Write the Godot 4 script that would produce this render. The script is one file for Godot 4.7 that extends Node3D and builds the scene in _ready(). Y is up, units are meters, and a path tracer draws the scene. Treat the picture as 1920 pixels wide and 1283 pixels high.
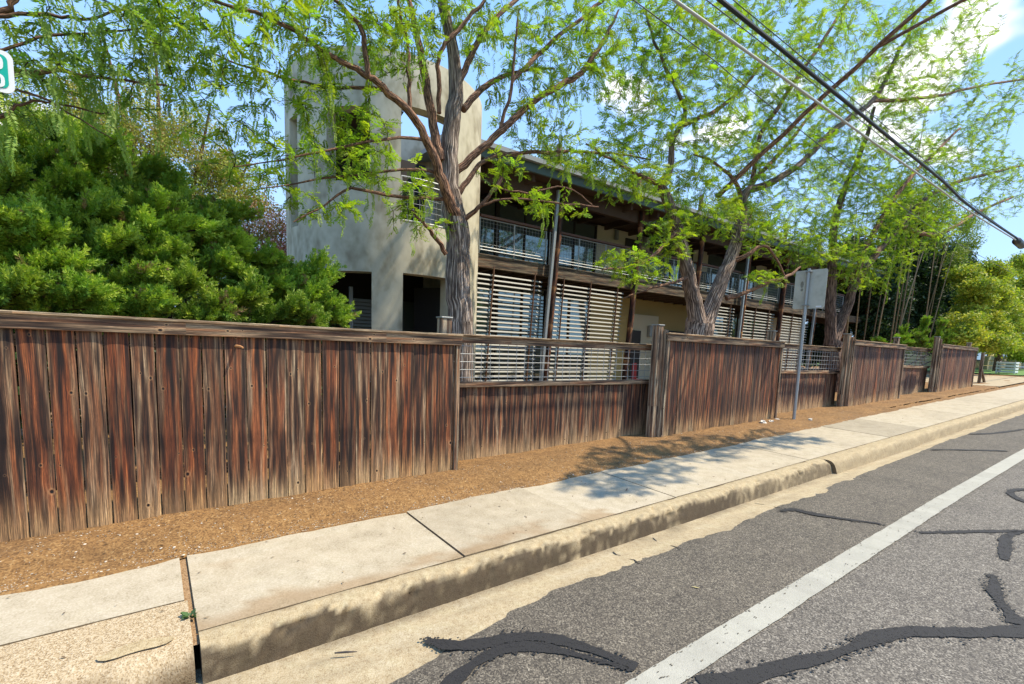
extends Node3D
# Plank fence along a sidewalk, a two-storey house with a round concrete tower behind it, bald cypress trees over all.
# Axes: x along the street (up the hill), z towards the street, origin at the photographer's eye.

const GX := 0.0275
const G0 := -1.505
var rng := RandomNumberGenerator.new()
var mats := {}
var names := {}
var WHITE := Color(1, 1, 1)

# ------------------------------------------------------------------ mesh builder
class MB:
	var v := PackedVector3Array()
	var n := PackedVector3Array()
	var t := PackedVector2Array()
	var c := PackedColorArray()
	var ix := PackedInt32Array()
	var uo := Vector2.ZERO      # texture offset for boxes
	func quad(a: Vector3, b: Vector3, cc: Vector3, d: Vector3, col := Color(1, 1, 1), ua := Vector2.ZERO, ub := Vector2(1, 0), uc := Vector2(1, 1), ud := Vector2(0, 1)) -> void:
		var nn := (b - a).cross(d - a)
		if nn.length_squared() < 1e-14: nn = (cc - b).cross(d - b)
		nn = nn.normalized()
		var k := v.size()
		v.append(a); v.append(b); v.append(cc); v.append(d)
		for i in 4:
			n.append(nn); c.append(col)
		t.append(ua); t.append(ub); t.append(uc); t.append(ud)
		ix.append_array(PackedInt32Array([k, k + 2, k + 1, k, k + 3, k + 2]))
	func tri(a: Vector3, b: Vector3, cc: Vector3, col := Color(1, 1, 1)) -> void:
		var nn := (b - a).cross(cc - a).normalized()
		var k := v.size()
		v.append(a); v.append(b); v.append(cc)
		for i in 3:
			n.append(nn); c.append(col); t.append(Vector2(0.5, 0.5))
		ix.append_array(PackedInt32Array([k, k + 2, k + 1]))
	func _uv(p: Vector3, nn: Vector3, g: int) -> Vector2:
		var a := nn.abs()
		var w := 0 if a.x > a.y and a.x > a.z else (1 if a.y > a.z else 2)
		if w == g: return Vector2(p[(g + 1) % 3], p[(g + 2) % 3]) * 4.0 + uo
		var o := 3 - g - w
		return Vector2(p[o] / 0.15, p[g] / 1.7) + uo
	# a box with chamfered edges; g = axis of the grain
	func box(ce: Vector3, sz: Vector3, ba := Basis.IDENTITY, col := Color(1, 1, 1), bev := 0.0, g := 1) -> void:
		var h := sz * 0.5
		var b := minf(bev, minf(h.x, minf(h.y, h.z)) * 0.45)
		for ax in 3:
			for s in [-1.0, 1.0]:
				var u := (ax + 1) % 3
				var w := (ax + 2) % 3
				var pts := []
				for q in [[-1, -1], [1, -1], [1, 1], [-1, 1]]:
					var p := Vector3.ZERO
					p[ax] = s * h[ax]; p[u] = q[0] * (h[u] - b); p[w] = q[1] * (h[w] - b)
					pts.append(p)
				if s < 0: pts.reverse()
				var nn := Vector3.ZERO
				nn[ax] = s
				quad(ce + ba * pts[0], ce + ba * pts[1], ce + ba * pts[2], ce + ba * pts[3], col, _uv(pts[0], nn, g), _uv(pts[1], nn, g), _uv(pts[2], nn, g), _uv(pts[3], nn, g))
		if b <= 0.0: return
		for ax in 3:
			var u := (ax + 1) % 3
			var w := (ax + 2) % 3
			for q in [[-1, -1], [1, -1], [1, 1], [-1, 1]]:
				var p0 := Vector3.ZERO; var p1 := Vector3.ZERO
				p0[u] = q[0] * h[u]; p0[w] = q[1] * (h[w] - b)
				p1[u] = q[0] * (h[u] - b); p1[w] = q[1] * h[w]
				var e := Vector3.ZERO
				e[ax] = h[ax] - b
				var nn := Vector3.ZERO
				nn[u] = q[0]; nn[w] = q[1] * 0.9
				var A := p0 - e; var B := p0 + e; var C := p1 + e; var D := p1 - e
				if (B - A).cross(D - A).dot(nn) < 0.0:
					var tmp := A; A = B; B = tmp
					tmp = C; C = D; D = tmp
				quad(ce + ba * A, ce + ba * B, ce + ba * C, ce + ba * D, col, _uv(A, nn, g), _uv(B, nn, g), _uv(C, nn, g), _uv(D, nn, g))
	func tube(pts: PackedVector3Array, rad: PackedFloat32Array, sides := 8, col := Color(1, 1, 1), lump := 0.0, rg: RandomNumberGenerator = null, cap := true) -> void:
		var k0 := v.size()
		var m := pts.size()
		var up := Vector3.UP
		var run := 0.0
		for i in m:
			var d := (pts[mini(i + 1, m - 1)] - pts[maxi(i - 1, 0)]).normalized()
			if absf(d.dot(up)) > 0.95: up = Vector3(1, 0, 0.3).normalized()
			var x := up.cross(d).normalized()
			var y := d.cross(x).normalized()
			up = y
			if i > 0: run += pts[i].distance_to(pts[i - 1])
			for s in sides + 1:
				var a := TAU * float(s % sides) / sides
				var o := x * cos(a) + y * sin(a)
				var r := rad[i]
				if lump > 0.0: r *= 1.0 + lump * (sin(a * 5.0 + i * 0.13) * 0.5 + sin(a * 3.0 - i * 0.21 + 1.0) * 0.4 + sin(a * 9.0 + i * 0.3) * 0.35)
				v.append(pts[i] + o * r); n.append(o); c.append(col); t.append(Vector2(float(s) / sides, run))
		for i in m - 1:
			for s in sides:
				var a := k0 + i * (sides + 1) + s
				var b := a + sides + 1
				ix.append_array(PackedInt32Array([a, b, a + 1, a + 1, b, b + 1]))
		if cap:
			for e in [0, m - 1]:
				var d: Vector3 = (pts[m - 1] - pts[m - 2]).normalized() if e > 0 else (pts[0] - pts[1]).normalized()
				var kc := v.size()
				v.append(pts[e]); n.append(d); c.append(col); t.append(Vector2.ZERO)
				for s in sides + 1:
					v.append(v[k0 + e * (sides + 1) + s]); n.append(d); c.append(col); t.append(Vector2.ZERO)
				for s in sides:
					if e > 0: ix.append_array(PackedInt32Array([kc, kc + 2 + s, kc + 1 + s]))
					else: ix.append_array(PackedInt32Array([kc, kc + 1 + s, kc + 2 + s]))
	func rod(a: Vector3, b: Vector3, r: float, sides := 6, col := Color(1, 1, 1)) -> void:
		tube(PackedVector3Array([a, b]), PackedFloat32Array([r, r]), sides, col)
	# a sheet of points with smooth normals and a colour at every point; faces turn towards ref
	func sheet(P: Array, C: Array, ref: Vector3) -> void:
		var k0 := v.size()
		var ni := P.size()
		var nk: int = P[0].size()
		for i in ni:
			for k in nk:
				var du: Vector3 = P[mini(i + 1, ni - 1)][k] - P[maxi(i - 1, 0)][k]
				var dv: Vector3 = P[i][mini(k + 1, nk - 1)] - P[i][maxi(k - 1, 0)]
				var nn := du.cross(dv).normalized()
				if nn.dot(ref) < 0.0: nn = -nn
				v.append(P[i][k]); n.append(nn); c.append(C[i][k]); t.append(Vector2(i, k))
		for i in ni - 1:
			for k in nk - 1:
				var a := k0 + i * nk + k
				var b := a + 1
				var d := a + nk
				var e := d + 1
				if (v[b] - v[a]).cross(v[d] - v[a]).dot(n[a]) > 0.0: ix.append_array(PackedInt32Array([a, d, b, b, d, e]))
				else: ix.append_array(PackedInt32Array([a, b, d, b, e, d]))
	func mesh() -> ArrayMesh:
		var arr := []
		arr.resize(Mesh.ARRAY_MAX)
		arr[Mesh.ARRAY_VERTEX] = v; arr[Mesh.ARRAY_NORMAL] = n; arr[Mesh.ARRAY_TEX_UV] = t; arr[Mesh.ARRAY_COLOR] = c; arr[Mesh.ARRAY_INDEX] = ix
		var am := ArrayMesh.new()
		am.add_surface_from_arrays(Mesh.PRIMITIVE_TRIANGLES, arr)
		return am

# ------------------------------------------------------------------ scene helpers
func numbered(called: String) -> String:
	var k: int = names.get(called, 0)
	names[called] = k + 1
	return called if k == 0 else "%s_%03d" % [called, k]

func tag(o: Node, label: String, category: String, group := "") -> Node:
	o.set_meta("label", label); o.set_meta("category", category)
	if group: o.set_meta("group", group)
	return o

func thing(called: String, label: String, category: String, at := Vector3.ZERO, group := "") -> Node3D:
	var o := Node3D.new()
	o.name = numbered(called)
	add_child(o)
	o.position = at
	tag(o, label, category, group)
	return o

func obj(called: String, mesh: Mesh, m: Material, parent: Node = null, at := Vector3.ZERO) -> MeshInstance3D:
	var o := MeshInstance3D.new()
	if parent == null or parent == self: o.name = numbered(called)
	else:
		var key: String = str(parent.get_instance_id()) + called
		var k: int = names.get(key, 0)
		names[key] = k + 1
		o.name = called if k == 0 else "%s_%03d" % [called, k]
	o.mesh = mesh
	o.material_override = m
	o.cast_shadow = GeometryInstance3D.SHADOW_CASTING_SETTING_ON
	(parent if parent != null else self).add_child(o, true)
	o.position = at
	return o

func struct(called: String, mesh: Mesh, m: Material, parent: Node = null) -> MeshInstance3D:
	var o := obj(called, mesh, m, parent)
	if parent == null: o.set_meta("kind", "structure")
	return o

func multi(called: String, mesh: Mesh, m: Material, xf: Array, cols: Array, parent: Node = null) -> MultiMeshInstance3D:
	var mm := MultiMesh.new()
	mm.transform_format = MultiMesh.TRANSFORM_3D
	mm.use_colors = true
	mm.mesh = mesh
	mm.instance_count = xf.size()
	for i in xf.size():
		mm.set_instance_transform(i, xf[i])
		mm.set_instance_color(i, cols[i])
	var o := MultiMeshInstance3D.new()
	if parent == null: o.name = numbered(called)
	else:
		var key: String = str(parent.get_instance_id()) + called
		var k: int = names.get(key, 0)
		names[key] = k + 1
		o.name = called if k == 0 else "%s_%03d" % [called, k]
	o.multimesh = mm
	o.material_override = m
	o.set_meta("kind", "stuff")
	(parent if parent != null else self).add_child(o, true)
	return o

func lin(r: float, g: float, b: float) -> Color:
	return Color(r, g, b).linear_to_srgb()

func mat(key: String, col: Color, rough := 0.85, tex: Texture2D = null, metal := 0.0) -> StandardMaterial3D:
	if mats.has(key): return mats[key]
	var m := StandardMaterial3D.new()
	m.resource_name = key
	m.albedo_color = Color(minf(col.r, 1.0), minf(col.g, 1.0), minf(col.b, 1.0)).linear_to_srgb()
	m.roughness = rough
	m.metallic = metal
	m.vertex_color_use_as_albedo = true
	if tex: m.albedo_texture = tex
	mats[key] = m
	return m

func world_tri(m: StandardMaterial3D, s: Vector3, world := true) -> StandardMaterial3D:
	m.uv1_triplanar = true
	m.uv1_world_triplanar = world
	m.uv1_scale = s
	return m

func relief(m: StandardMaterial3D, tex: Texture2D, cm: float) -> StandardMaterial3D:
	m.heightmap_enabled = true
	m.heightmap_texture = tex
	m.heightmap_scale = cm
	return m

func noise(sd: int, fr: float, oct := 4, kind := FastNoiseLite.TYPE_SIMPLEX_SMOOTH) -> FastNoiseLite:
	var f := FastNoiseLite.new()
	f.seed = sd; f.frequency = fr; f.fractal_octaves = oct
	f.noise_type = kind
	if oct == 1: f.fractal_type = FastNoiseLite.FRACTAL_NONE
	return f

func layer(n: FastNoiseLite, w: int, h: int) -> PackedByteArray:
	var im := n.get_seamless_image(w, h)
	im.convert(Image.FORMAT_L8)
	return im.get_data()

func tex_from(buf: PackedByteArray, w: int, h: int) -> ImageTexture:
	return ImageTexture.create_from_image(Image.create_from_data(w, h, false, Image.FORMAT_RGB8, buf))

# sRGB ramp lookup table of 256 entries from [[pos, Color]...]
func ramp(stops: Array) -> PackedByteArray:
	var g := Gradient.new()
	g.offsets = PackedFloat32Array([]); g.colors = PackedColorArray([])
	var of := PackedFloat32Array(); var co := PackedColorArray()
	for s in stops:
		of.append(s[0]); co.append(s[1])
	g.offsets = of; g.colors = co
	var out := PackedByteArray()
	for i in 256:
		var q := g.sample(i / 255.0)
		out.append(q.r8); out.append(q.g8); out.append(q.b8)
	return out

# texture of two noise layers blended then looked up in a ramp
func mottled(sd: int, w: int, f1: float, f2: float, share: float, stops: Array, kind2 := FastNoiseLite.TYPE_SIMPLEX_SMOOTH, oct2 := 3) -> ImageTexture:
	var a := layer(noise(sd, f1, 4), w, w)
	var n2 := noise(sd + 7, f2, oct2, kind2)
	if kind2 == FastNoiseLite.TYPE_CELLULAR:
		n2.cellular_return_type = FastNoiseLite.RETURN_CELL_VALUE
		n2.fractal_type = FastNoiseLite.FRACTAL_NONE
	var b := layer(n2, w, w)
	var lut := ramp(stops)
	var out := PackedByteArray()
	out.resize(w * w * 3)
	var k := int(share * 256.0)
	for i in w * w:
		var q := ((a[i] * (256 - k) + b[i] * k) >> 8) * 3
		var j := i * 3
		out[j] = lut[q]; out[j + 1] = lut[q + 1]; out[j + 2] = lut[q + 2]
	return tex_from(out, w, w)

func gy(x: float) -> float:
	if x > 40.0: return G0 + GX * (40.0 + 8.0 * (1.0 - exp(-(x - 40.0) / 8.0)))
	if x < -12.0: return G0 - GX * 12.0
	return G0 + GX * x

func sidewalk_y(x: float, z: float) -> float:
	return gy(x) - 0.02 - 0.0285 * (z + 4.926)

func road_y(x: float) -> float:
	return gy(x) - 0.2145

# ------------------------------------------------------------------ textures
var wood_tex := []
var wood_bump: Texture2D
var rail_tex: Texture2D
var post_tex: Texture2D

func wood(sd: int, w: int, h: int, red: float, dark: float, grey: float, orange: float, knots: int, bleach := 1.0) -> ImageTexture:
	var r := RandomNumberGenerator.new()
	r.seed = sd
	var nb := noise(sd, 1.0, 3)
	var ng := noise(sd + 1, 1.0, 3)
	var nw := noise(sd + 2, 1.0, 2)
	var kn := []
	for i in knots: kn.append(Vector3(r.randf_range(0.12, 0.88), r.randf_range(0.05, 0.95), r.randf_range(0.03, 0.085)))
	var asp := 1.65 / 0.15
	var buf := PackedByteArray()
	buf.resize(w * h * 3)
	var cR := Vector3(120, 66, 40); var cD := Vector3(38, 24, 17); var cG := Vector3(150, 136, 116); var cO := Vector3(186, 120, 74); var cB := Vector3(182, 156, 120)
	for y in h:
		var vv := 1.0 - float(y) / h        # 1 at the top of the board
		for x in w:
			var u := float(x) / w
			var bend := nw.get_noise_2d(u * 0.8, vv * 2.2) * 0.05
			var ring := 0.0
			var hole := 0.0
			var halo := 0.0
			for k in kn:
				var dx: float = u - k.x
				var dy: float = (vv - k.y) * asp
				var d2: float = dx * dx + dy * dy * 0.55
				var kr: float = k.z
				if d2 < 0.16:
					var d := sqrt(d2)
					bend += dx * 0.55 * exp(-d2 / (kr * kr * 5.0))
					if d < kr * 2.1:
						halo = maxf(halo, 1.0 - absf(d - kr * 1.35) / (kr * 0.75))
						if d < kr: hole = maxf(hole, smoothstep(kr, kr * 0.55, d))
						ring = sin(d * 130.0)
			var uu := u + bend
			var broad := nb.get_noise_2d(uu * 2.6, vv * 1.3)
			var broad2 := nb.get_noise_2d(uu * 2.8 + 40.0, vv * 1.7 + 9.0)
			var grain := ng.get_noise_2d(uu * 22.0, vv * 1.6)
			var fine := ng.get_noise_2d(uu * 60.0, vv * 9.0 + 30.0)
			var g := clampf(grey + broad * 1.3, 0.0, 1.0)
			var dk := clampf(dark + broad2 * 1.35, 0.0, 1.0)
			var og := clampf(orange + nb.get_noise_2d(uu * 5.0 + 80.0, vv * 1.4) * 1.0, 0.0, 1.0)
			var col := cR * red + cG * (1.0 - red) * 0.75
			col = col.lerp(cO, og * 0.7)
			col = col.lerp(cG, g * 0.85)
			col = col.lerp(cD, dk * 0.85)
			var edge := absf(u - 0.5) * 2.0
			col = col.lerp(cG * 1.05, smoothstep(0.86, 1.0, edge + grain * 0.1) * 0.35)
			# rain-splashed foot of the board
			var foot := smoothstep(0.22, 0.0, vv + broad * 0.12 - absf(grain) * 0.04) * bleach
			col = col.lerp(cB * 0.92, foot * 0.88)
			col = col * (1.0 + grain * 0.5 + fine * 0.4)
			col = col.lerp(cB * 1.08, clampf(halo, 0.0, 1.0) * 0.38)
			col = col.lerp(Vector3(30, 18, 12) * (1.0 + 0.4 * ring), hole)
			col = (col - Vector3(88, 66, 50)) * 1.22 + Vector3(84, 62, 45)
			var j := (y * w + x) * 3
			buf[j] = clampi(int(col.x), 8, 255); buf[j + 1] = clampi(int(col.y), 6, 255); buf[j + 2] = clampi(int(col.z), 5, 255)
	return tex_from(buf, w, h)

func board_mat(i: int, tint: Color, key: String) -> StandardMaterial3D:
	var m := mat("board_%d_%s" % [i, key], tint, 0.78, wood_tex[i])
	if not m.heightmap_enabled: relief(m, wood_tex[i], 0.25)
	return m

# ------------------------------------------------------------------ leaves
var cypress_spray: ArrayMesh
var cypress_spray2: ArrayMesh
var juniper_spray: ArrayMesh
var leaf_cluster: ArrayMesh

func make_spray(len: float, wide: float, pairs: int, sd: int) -> ArrayMesh:
	var r := RandomNumberGenerator.new()
	r.seed = sd
	var m := MB.new()
	for i in pairs:
		var f := (i + 0.6) / pairs
		var z := f * len
		var l := wide * (0.55 + 0.6 * sin(PI * minf(f * 0.8 + 0.2, 1.0))) * r.randf_range(0.8, 1.15)
		for s in [-1.0, 1.0]:
			var b := Vector3(0, -0.05 * len * f * f * 3.0, z)
			var d := Vector3(s * 0.84, r.randf_range(-0.42, 0.28), 0.62).normalized()
			var e := b + d * l
			var side := Vector3(-d.z * s, 0.25, d.x * s).normalized() * l * 0.19
			m.quad(b, b + d * l * 0.5 - side, e, b + d * l * 0.55 + side)
	var tip := Vector3(0, -0.16 * len, len * 1.12)
	m.quad(Vector3(0, -0.12 * len, len * 0.92), tip + Vector3(0.006, 0, -0.03), tip, tip + Vector3(-0.006, 0, -0.03))
	return m.mesh()

func make_juniper(sd: int) -> ArrayMesh:
	var r := RandomNumberGenerator.new()
	r.seed = sd
	var m := MB.new()
	for i in 60:
		var f := r.randf()
		var a := r.randf() * TAU
		var b := Vector3(0, 0, f * 0.26)
		var d := Vector3(cos(a) * 0.7, sin(a) * 0.7, 0.75).normalized()
		var l := (0.10 - 0.05 * f) * r.randf_range(0.7, 1.2)
		var e := b + d * l
		var side := d.cross(Vector3(r.randf_range(-1, 1), r.randf_range(-1, 1), 0.2)).normalized() * 0.0068
		m.quad(b - side * 0.5, b + d * l * 0.55 - side, e, b + d * l * 0.55 + side)
	return m.mesh()

func make_cluster(sd: int, count: int, rad: float, leaf: float) -> ArrayMesh:
	var r := RandomNumberGenerator.new()
	r.seed = sd
	var m := MB.new()
	for i in count:
		var p := Vector3(r.randf_range(-1, 1), r.randf_range(-1, 1), r.randf_range(-1, 1)) * rad
		var d := (Vector3(r.randf_range(-1, 1), r.randf_range(-0.8, 0.4), r.randf_range(-1, 1))).normalized()
		var s := d.cross(Vector3(r.randf_range(-1, 1), r.randf_range(0.2, 1), r.randf_range(-1, 1))).normalized()
		var l := leaf * r.randf_range(0.7, 1.2)
		m.quad(p, p + d * l * 0.5 - s * l * 0.26, p + d * l, p + d * l * 0.5 + s * l * 0.26)
	return m.mesh()

func look(d: Vector3, roll: float, sc: float) -> Basis:
	var z := d.normalized()
	var up := Vector3.UP if absf(z.y) < 0.97 else Vector3(1, 0, 0)
	var x := up.cross(z).normalized()
	var y := z.cross(x)
	return Basis(x, y, z).rotated(z, roll).scaled(Vector3(sc, sc, sc))

func leaf_mat(key: String, col: Color, through: Color) -> StandardMaterial3D:
	var m := mat(key, col, 0.6)
	m.backlight_enabled = true
	m.backlight = through.linear_to_srgb()
	m.cull_mode = BaseMaterial3D.CULL_DISABLED
	return m

func smooth_path(pts: Array, per := 4) -> Array:
	var cu := Curve3D.new()
	for i in pts.size():
		var p: Vector3 = pts[i][0]
		var a: Vector3 = pts[maxi(i - 1, 0)][0]
		var b: Vector3 = pts[mini(i + 1, pts.size() - 1)][0]
		var tan := (b - a) / 6.0
		cu.add_point(p, -tan, tan)
	var out := []
	for i in pts.size() - 1:
		for k in per:
			var f := float(k) / per
			out.append([cu.sample(i, f), lerpf(pts[i][1], pts[i + 1][1], f)])
	out.append(pts[pts.size() - 1])
	return out

func limb_mesh(pts: Array, sides: int, col: Color, lump := 0.05, wob := 0.0) -> ArrayMesh:
	var path := smooth_path(pts)
	var P := PackedVector3Array(); var R := PackedFloat32Array()
	for i in path.size():
		var q: Vector3 = path[i][0]
		if wob > 0.0 and i > 0: q += Vector3(rng.randf_range(-1, 1), rng.randf_range(-1, 1), rng.randf_range(-1, 1)) * minf(wob, path[i][1])
		P.append(q); R.append(path[i][1])
	var m := MB.new()
	m.tube(P, R, sides, col, lump)
	return m.mesh()

# twigs from the limbs to points spread through the crown's volumes, with drooping sprays along them
func foliage(t: Node3D, limbs: Array, blobs: Array, sd: int, hue: Color, bright: float, dens := 1.0, droop := 1.0, skip_first := 0) -> void:
	var r := RandomNumberGenerator.new()
	r.seed = sd
	var nodes := PackedVector3Array()
	for i in limbs.size():
		var path := smooth_path(limbs[i], 3)
		for k in path.size():
			if k > 1 and path[k][1] < 0.1: nodes.append(path[k][0])
	var todo := []
	for b in blobs:
		for k in int(b[2] * dens):
			var q := Vector3(r.randfn(), r.randfn(), r.randfn()).normalized() * pow(r.randf(), 0.4)
			var p: Vector3 = b[0] + q * b[1] * 1.1
			var best := 1e9
			for s in range(0, nodes.size(), 3): best = minf(best, nodes[s].distance_squared_to(p))
			todo.append([best, p])
	todo.sort_custom(func(a, b): return a[0] < b[0])
	var tw := MB.new()
	var xf := [[], []]
	var cs := [[], []]
	for e in todo:
		var p: Vector3 = e[1]
		var best := 1e9
		var at := 0
		for s in nodes.size():
			var d := nodes[s].distance_squared_to(p)
			if d < best:
				best = d; at = s
		var q := nodes[at]
		var ln := sqrt(best)
		if ln < 0.1: continue
		var dirv := (p - q) / ln
		var tip := p + Vector3(0, -0.12 * ln * droop, 0)
		var path := PackedVector3Array()
		var rad := PackedFloat32Array()
		var jit := Vector3(r.randf_range(-1, 1), r.randf_range(-0.3, 1), r.randf_range(-1, 1)) * ln * 0.09
		var steps := 5
		for k in steps:
			var f := float(k) / (steps - 1)
			var w := q.lerp(tip, f) + Vector3(0, sin(PI * f) * 0.12 * ln, 0) + jit * sin(PI * f)
			path.append(w); rad.append(lerpf(0.0035 + 0.006 * minf(ln, 1.6), 0.0022, f))
		tw.tube(path, rad, 4, Color(0.16, 0.10, 0.07) * r.randf_range(0.7, 1.2), 0.0, null, false)
		if ln > 0.5: nodes.append(path[2])
		nodes.append(path[4])
		var leafy := minf(ln, 1.25)
		var cnt := int(leafy / 0.05) + 2
		var shade := r.randf_range(0.75, 1.2)
		for k in cnt:
			var f := 1.0 - (leafy / ln) * (1.0 - float(k + 1) / cnt)
			var fi := f * (steps - 1)
			var i0 := mini(int(fi), steps - 2)
			var w := path[i0].lerp(path[i0 + 1], fi - i0)
			var side := dirv.cross(Vector3.UP).normalized() * (1.0 if k % 2 == 0 else -1.0)
			var d := dirv * r.randf_range(0.25, 0.9) + side * r.randf_range(0.4, 0.9) + Vector3(0, r.randf_range(0.2, -0.85 * droop), 0)
			var vi := 0 if r.randf() < 0.6 else 1
			xf[vi].append(Transform3D(look(d, r.randf_range(-0.7, 0.7), r.randf_range(0.45, 1.0)), w))
			var yel := r.randf_range(-0.16, 0.2)
			cs[vi].append(Color(hue.r * (1.0 + yel), hue.g, hue.b * (1.0 - yel)) * shade * bright * r.randf_range(0.6, 1.25))
		# hanging strings of sprays at the tip
		if r.randf() < 0.42 * droop * droop:
			var w := tip
			for k in r.randi_range(1, 6):
				var d := Vector3(r.randf_range(-0.35, 0.35), -1.0, r.randf_range(-0.35, 0.35))
				xf[1].append(Transform3D(look(d, r.randf() * TAU, r.randf_range(0.5, 0.85)), w))
				cs[1].append(hue * shade * bright * r.randf_range(0.75, 1.15))
				w += d * 0.09
	var bm: Material = mats["bark_limb"]
	var o := obj("twigs", tw.mesh(), bm, t)
	o.set_meta("kind", "stuff")
	var lm := leaf_mat("cypress_leaf", Color(1, 1, 1), Color(0.85, 0.95, 0.3))
	multi("foliage", cypress_spray, lm, xf[0], cs[0], t)
	multi("hanging_foliage", cypress_spray2, lm, xf[1], cs[1], t)

func cypress(label: String, trunk: Array, limbs: Array, blobs: Array, sd: int, hue: Color, dens: float, tint: Color) -> Node3D:
	var b: Vector3 = trunk[0][0]
	var t := thing("cypress_tree", label, "tree", Vector3.ZERO, "bald cypress trees along the fence")
	obj("trunk", limb_mesh(trunk, 22, tint, 0.07, 0.012), mats["bark_trunk"], t)
	for l in limbs:
		obj("limb", limb_mesh(l, 10 if l[0][1] < 0.1 else 16, Color(0.88, 0.72, 0.61) if l[0][1] < 0.13 else tint, 0.05, 0.014), mats["bark_limb"] if l[0][1] < 0.13 else mats["bark_trunk"], t)
	foliage(t, limbs, blobs, sd, hue, 1.0, dens, {31: 0.75, 32: 0.35, 33: 0.45}.get(sd, 1.1))
	return t

# a broad-leaved crown: leaf clusters in ellipsoids, kept where a noise field is high so that gaps show
func crown(t: Node3D, called: String, blobs: Array, sd: int, cols: Array, key: String, sc: float, mesh: ArrayMesh, gap := -0.08) -> void:
	var r := RandomNumberGenerator.new()
	r.seed = sd
	var nf := noise(sd, 0.55, 2)
	var xf := []
	var cs := []
	for b in blobs:
		for k in int(b[2]):
			var q := Vector3(r.randfn(), r.randfn(), r.randfn()).normalized() * pow(r.randf(), 0.42)
			var p: Vector3 = b[0] + q * b[1]
			if nf.get_noise_3dv(p * (1.6 / maxf(sc, 0.4))) < gap: continue
			xf.append(Transform3D(look(Vector3(r.randf_range(-1, 1), r.randf_range(-0.6, 0.6), r.randf_range(-1, 1)), r.randf() * TAU, sc * r.randf_range(0.7, 1.3)), p))
			var cc: Color = cols[r.randi() % cols.size()]
			cs.append(cc * r.randf_range(0.75, 1.25))
	multi(called, mesh, leaf_mat(key, Color(1, 1, 1), Color(0.6, 0.7, 0.25)), xf, cs, t)

func juniper(label: String, base: Vector3, plumes: Array, sd: int, tint: float) -> void:
	var t := thing("juniper_bush", label, "bush", Vector3.ZERO, "juniper bushes behind the fence")
	var r := RandomNumberGenerator.new()
	r.seed = sd
	var br := MB.new()
	var xf := []
	var cs := []
	for pl in plumes:
		var a: Vector3 = pl[0]
		var e: Vector3 = pl[1]
		# stem from the base through the plume
		var P := PackedVector3Array(); var R := PackedFloat32Array()
		for k in 9:
			var f := k / 8.0
			var w := base.lerp(a, minf(f * 2.0, 1.0)) if f <= 0.5 else a.lerp(e, (f - 0.5) * 2.0)
			P.append(w); R.append(lerpf(0.03, 0.005, f))
		br.tube(P, R, 5, Color(0.11, 0.07, 0.05), 0.0, null, false)
		var ln := a.distance_to(e)
		var dv := (e - a) / ln
		var subs := [[a, e, 0.16]]
		for k in 9:
			var f := r.randf_range(0.1, 0.9)
			var o := Vector3(r.randfn(), r.randfn() * 0.6 + 0.25, r.randfn()).normalized()
			var st := a + dv * ln * f
			var sd2 := (dv + o * 0.7 + Vector3(0, 0.10, 0)).normalized()
			var sl := minf(ln, 1.7) * r.randf_range(0.2, 0.38) * (1.15 - 0.5 * f)
			subs.append([st, st + sd2 * sl, 0.10])
			br.rod(st, st + sd2 * sl * 0.8, 0.004, 4, Color(0.11, 0.07, 0.05))
		var sh := r.randf_range(0.75, 1.2)
		for sp in subs:
			var sa: Vector3 = sp[0]
			var se: Vector3 = sp[1]
			var sl := sa.distance_to(se)
			var sv := (se - sa) / maxf(sl, 0.01)
			for k in int(sl / 0.0115):
				var f := pow(r.randf(), 0.8)
				var wide: float = (sp[2] * (1.0 - f) + 0.012) * r.randf_range(0.1, 1.0)
				var o := Vector3(r.randfn(), r.randfn() * 0.75 + 0.1, r.randfn()).normalized()
				var w := sa + sv * sl * f + o * wide + Vector3(0, 0.08 * sl * sin(PI * f), 0)
				var d := sv * 1.0 + o * 0.5 + Vector3(0, 0.22, 0)
				xf.append(Transform3D(look(d, r.randf() * TAU, r.randf_range(0.45, 0.85)), w))
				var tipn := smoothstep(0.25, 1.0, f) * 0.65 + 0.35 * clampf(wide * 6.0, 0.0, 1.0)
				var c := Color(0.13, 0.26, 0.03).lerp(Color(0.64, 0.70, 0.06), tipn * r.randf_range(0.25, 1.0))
				if r.randf() < 0.03: c = Color(0.26, 0.17, 0.07)
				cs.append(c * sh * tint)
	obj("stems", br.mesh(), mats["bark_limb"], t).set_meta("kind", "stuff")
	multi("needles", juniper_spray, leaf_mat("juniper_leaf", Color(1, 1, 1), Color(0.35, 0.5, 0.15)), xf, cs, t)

# ------------------------------------------------------------------ build
func _ready() -> void:
	rng.seed = 4
	setup_view()
	make_materials()
	ground()
	street()
	litter()
	fence()
	house()
	trees()
	small_things()

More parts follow.
